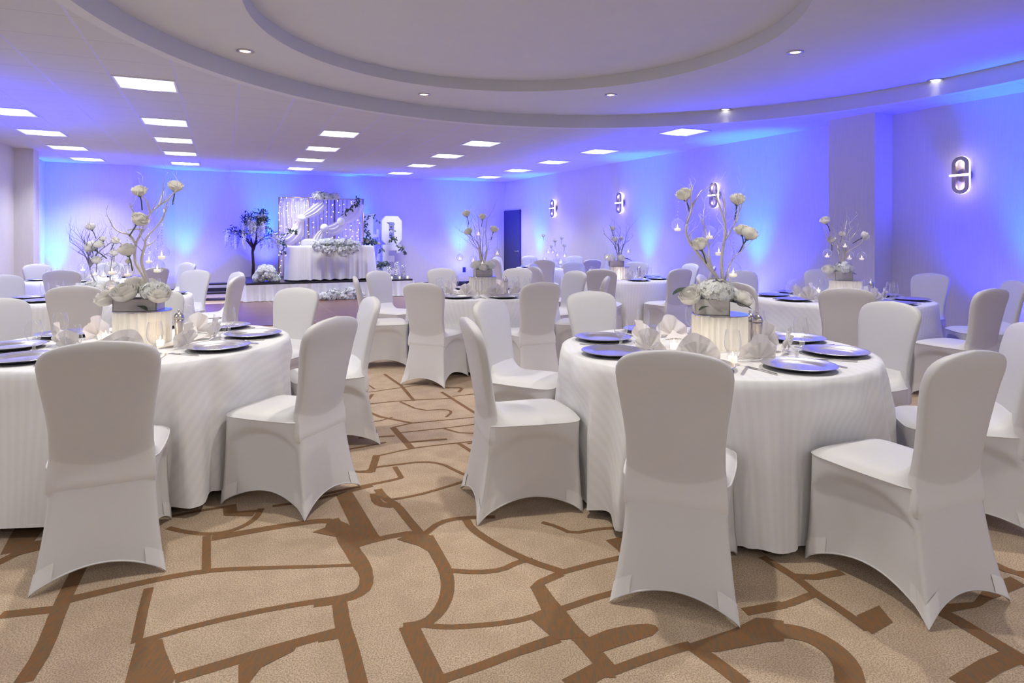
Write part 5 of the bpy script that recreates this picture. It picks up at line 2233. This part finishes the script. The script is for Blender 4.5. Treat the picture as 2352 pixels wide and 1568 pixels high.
swag('sheer swag sweeping from the left ball down to the left', [(650, 548, 8), (664, 550, 16), (682, 536, 17), (692, 508, 4)], 1)
swag('sheer swag rising from the left ball to the flower cluster', [(694, 499, 4), (706, 492, 9), (722, 485, 13), (745, 466, 10)], 2)
swag('sheer swag from the central ball down behind the flowers', [(745, 528, 4), (734, 540, 10), (728, 556, 14)], 3)
swag('sheer swag from the central ball to the right', [(752, 524, 4), (768, 527, 15), (782, 520, 14), (788, 506, 6)], 4)
swag('sheer swag fanning from the right ball to the top right', [(782, 504, 5), (798, 500, 14), (815, 488, 18), (826, 466, 14)], 5)


def vine(label, pts, v, seed, n=24, L=0.09, W=0.04, blooms=0, spread=0.05, vofs=0.0):
    rnd = random.Random(seed)
    Q = smooth_line([Vector(P3(px, py, v)) for px, py in pts], 2)
    base = Q[0]
    t = thing('leafy_garland', label, 'garland', base, 0, 'leafy garlands on the stage')
    m = MB()
    m.tube([q - base for q in Q], 0.006, 5)
    m.build('vine_stem', M_stem, t)
    lm = MB()
    for i in range(n):
        q = rnd.choice(Q) - base + Vector((rnd.uniform(-spread, spread), rnd.uniform(-spread, 0.0), rnd.uniform(-spread, spread)))
        leaf_pts(lm, q, (rnd.uniform(-1, 1), -0.3, rnd.uniform(-1, 0.8)), (0, -0.6, 0.5), L * rnd.uniform(.7, 1.2), W)
    lm.build('leaves', M_leaf, t)
    for i in range(blooms):
        q = Q[int((i + 0.5) / blooms * (len(Q) - 1))] - base
        rose_part(t, q + Vector((0, -0.03, 0)), (rnd.uniform(-.5, .5), -1, 0.6), 0.045, seed=i, stem=False)
    return t


vine('dark leafy garland on the left edge of the gold screen', [(680, 531), (665, 533), (654, 545), (651, 565), (652, 585)], SCV - 0.5, 1, 40)
vine('dark leafy garland in the top right corner of the gold screen', [(824, 455), (822, 468), (808, 475), (792, 488)], SCV - 0.45, 2, 34)
vine('leafy garland climbing the letter L', [(868, 508), (858, 494), (845, 496), (838, 512), (842, 530), (843, 545)], 16.60, 3, 34, 0.085, 0.045)
vine('leafy garland with white roses over the letter V', [(840, 553), (848, 558), (858, 552), (870, 560), (878, 572)], 16.45, 4, 46, 0.10, 0.05, 2)
vine('leafy garland hanging through the letters O and E', [(899, 515), (902, 532), (896, 547), (908, 550), (913, 568), (926, 566), (930, 580)], 16.45, 5, 46, 0.085, 0.045, 2)
vine('leafy garland at the foot of the letters', [(878, 604), (872, 612), (885, 606), (893, 612)], 16.3, 6, 30, 0.10, 0.05)


# big white letters, O and L standing on E and V
LV = 16.62


def letter(name, label, x0, x1, y0, y1, outline, holes=(), lv=LV, d=0.14):
    d = min(d, 0.14)
    """outline in 0..1 letter space"""
    ua_, ub_ = sq(x0, lv), sq(x1, lv)
    ztop, zbot = on((x0 + x1) / 2, y0, lv)[1], on((x0 + x1) / 2, y1, lv)[1]
    w, h = ub_ - ua_, ztop - zbot
    m = MB()
    for poly in outline:
        b = len(m.v)
        n = len(poly)
        for y in (0, d):
            for (a, c) in poly:
                m.v.append((a * w, y, c * h))
        m.f.append([b + i for i in range(n)]); m.m.append(0)
        m.f.append([b + n + i for i in range(n)][::-1]); m.m.append(0)
        for i in range(n):
            j = (i + 1) % n
            m.f.append([b + j, b + i, b + n + i, b + n + j]); m.m.append(0)
    o = m.build(name, M_letter, None, smooth=False)
    x, y = G(ua_, lv)
    o.location = (x, y, zbot)
    o.rotation_euler = (0, 0, GRID)
    tag(o, label, 'letter', 'giant white LOVE letters')
    return zbot


zE = SH + 0.002
pyb = HOR + (EYE - zE) * FOC / (sq(900, LV) * sin(GRID) + LV * cos(GRID))
letter('letter_e', 'giant white letter E, lower right of the LOVE letters', 879, 919, 561.5, pyb,
       [[(0, 0), (0.34, 0), (0.34, 1), (0, 1)], [(0.34, 0), (1, 0), (1, 0.27), (0.8, 0.27), (0.8, 0.2), (0.34, 0.2)], [(0.34, 0.42), (0.68, 0.42), (0.68, 0.62), (0.34, 0.62)],
        [(0.34, 0.8), (0.8, 0.8), (0.8, 0.72), (1, 0.72), (1, 1), (0.34, 1)]])
letter('letter_o', 'giant white octagonal letter O standing on the letter E', 877, 923, 496, 561,
       [[(0, 0.17), (0.2, 0), (0.35, 0.22), (0.35, 0.78), (0.2, 1), (0, 0.83)], [(0.2, 1), (0.35, 0.78), (0.61, 0.78), (0.8, 1)], [(0.8, 1), (0.61, 0.78), (0.61, 0.22), (0.8, 0), (1, 0.17), (1, 0.83)],
        [(0.2, 0), (0.8, 0), (0.61, 0.22), (0.35, 0.22)]])
letter('letter_v', 'giant white letter V beside the head table, under the letter L', 841, 886, 545, HOR + (EYE - zE) * FOC / (sq(860, LV + .18) * sin(GRID) + (LV + .18) * cos(GRID)),
       [[(0, 1), (0, 0.88), (0.08, 0.88), (0.36, 0), (0.64, 0), (0.36, 0.88), (0.36, 1)], [(0.92, 0.88), (0.92, 0.88), (0.64, 0), (0.5, 0.30), (0.70, 0.88), (0.62, 0.88), (0.62, 1), (1, 1), (1, 0.88)]], lv=LV + 0.18)
letter('letter_l', 'giant white letter L at the upper left of the LOVE letters', 835, 870, 491, 544.5,
       [[(0.05, 0.12), (0.62, 0.12), (0.62, 0.88), (0.75, 0.88), (0.75, 1), (0, 1), (0, 0.88), (0.05, 0.88)], [(0, 0), (1, 0), (1, 0.34), (0.86, 0.34), (0.86, 0.12), (0, 0.12)]], lv=LV + 0.18)

# crystal vases and candles at the right end of the stage
for q, (px, py0, py1, lab) in enumerate(((893, 612, 637, 'leftmost glass vase of crystals by the letter E'), (911, 602, 637, 'tallest glass vase of crystals by the letter E'),
                                         (927, 608, 637, 'rightmost glass vase of crystals on the stage end'))):
    v = SV0 + 0.42 + 0.05 * q
    x, y, z = P3(px, py1, v)
    hgt = P3(px, py0, v)[2] - SH
    t = thing('crystal_vase', lab, 'vase', (x, y, SH + 0.001), 0, 'crystal vases on the stage')
    MB().lathe([(0.0001, 0), (0.06, 0), (0.062, hgt), (0.058, hgt)], 20).build('glass_cylinder', M_glass, t)
    rr = random.Random(q)
    m = MB()
    for i in range(90):
        a, r = rr.uniform(0, 6.28), 0.045 * sqrt(rr.random())
        m.ball((r * cos(a), r * sin(a), 0.02 + rr.random() * (hgt - 0.01)), 0.013, 5, 3)
    o = m.build('crystals', M_crystal, t, smooth=False)
for q, (px, lab) in enumerate(((888, 'leftmost'), (900, 'second from left'), (918, 'third from left'), (936, 'rightmost'))):
    v = SV0 + 0.22 + 0.03 * (q % 2)
    x, y = G(sq(px, v), v)
    votive(x, y, SH + 0.001, 'tea candle on the stage edge by the crystal vases, %s' % lab, 'candles on the stage edge', 2.0)

# wisteria tree
v = SV1 - 0.50
u = sq(581, v)
x, y = G(u, v)
ps = y / FOC
t = thing('wisteria_tree', 'artificial tree with hanging white wisteria at the stage left end', 'tree', (x, y, SH + 0.001))
rnd = random.Random(31)
m = MB()
ztr = EYE - (578 - HOR) * ps - SH
m.tube([(0, 0, 0), (0.01, 0, ztr * 0.5), (-0.01, 0, ztr), (0.0, 0, ztr + 0.15)], [0.042, 0.034, 0.032, 0.025], 10)
tips = []
for i in range(26):
    a = rnd.uniform(0, 2 * pi)
    r = rnd.uniform(0.2, 0.66)
    top = ztr + 0.12 + (0.92 - 0.72 * (r / 0.66) ** 2) * rnd.uniform(0.7, 1.0)
    e = Vector((r * cos(a), r * sin(a) * 0.6, top))
    s = Vector((0, 0, ztr - 0.05 + rnd.random() * 0.15))
    P = smooth_line([s, s + Vector((e.x * 0.3, e.y * 0.3, 0.22)), s.lerp(e, 0.7) + Vector((0, 0, 0.08)), e])
    m.tube(P, (0.012, 0.003), 5)
    tips.append(e)
    tips.append(s.lerp(e, 0.75) + Vector((rnd.uniform(-.08, .08), 0, 0.06)))
m.build('trunk', M_bark, t)
lm = MB()
for e in tips:
    for q in range(18):
        p = e + Vector((rnd.uniform(-.11, .11), rnd.uniform(-.08, .08), rnd.uniform(-.05, .10)))
        leaf_pts(lm, p, (rnd.uniform(-1, 1), rnd.uniform(-.6, .2), rnd.uniform(-.3, .9)), (0, 0, 1), 0.075, 0.036)
lm.build('foliage', M_leaf, t)


def raceme(L, seed):
    rr = random.Random(seed)
    m = MB()
    for i in range(int(L / 0.0045)):
        f = rr.random()
        z = -L * f
        r = 0.052 * (1 - f * 0.6) * (0.6 + 0.4 * sin(pi * min(1, f * 4 + 0.2)))
        a = rr.uniform(0, 2 * pi)
        p = Vector((r * cos(a), r * sin(a), z))
        d = Vector((cos(a), sin(a), -0.3))
        s = Vector((-sin(a), cos(a), 0)) * 0.021
        m.poly([p - s, p + Vector((0, 0, -0.018)) + d * 0.008, p + s, p + Vector((0, 0, 0.014)) + d * 0.010])
    return m


_rm = [raceme(0.30, 1), raceme(0.24, 2), raceme(0.36, 3)]
_rme = []
for i in range(95):
    if i < 3:
        o = _rm[i].build('wisteria_bloom', M_petal, t, smooth=False)
        _rme.append(o.data)
    else:
        o = bpy.data.objects.new('wisteria_bloom', rnd.choice(_rme))
        COL.objects.link(o)
        o.parent = t
    e = rnd.choice(tips)
    k = rnd.uniform(0.75, 1.2)
    o.location = (e.x * 1.08 + rnd.uniform(-.05, .05), e.y - 0.05 + rnd.uniform(-.05, .05), e.z + 0.02)
    o.scale = (k, k, k)
    o.rotation_euler = (0, 0, rnd.random() * 6)
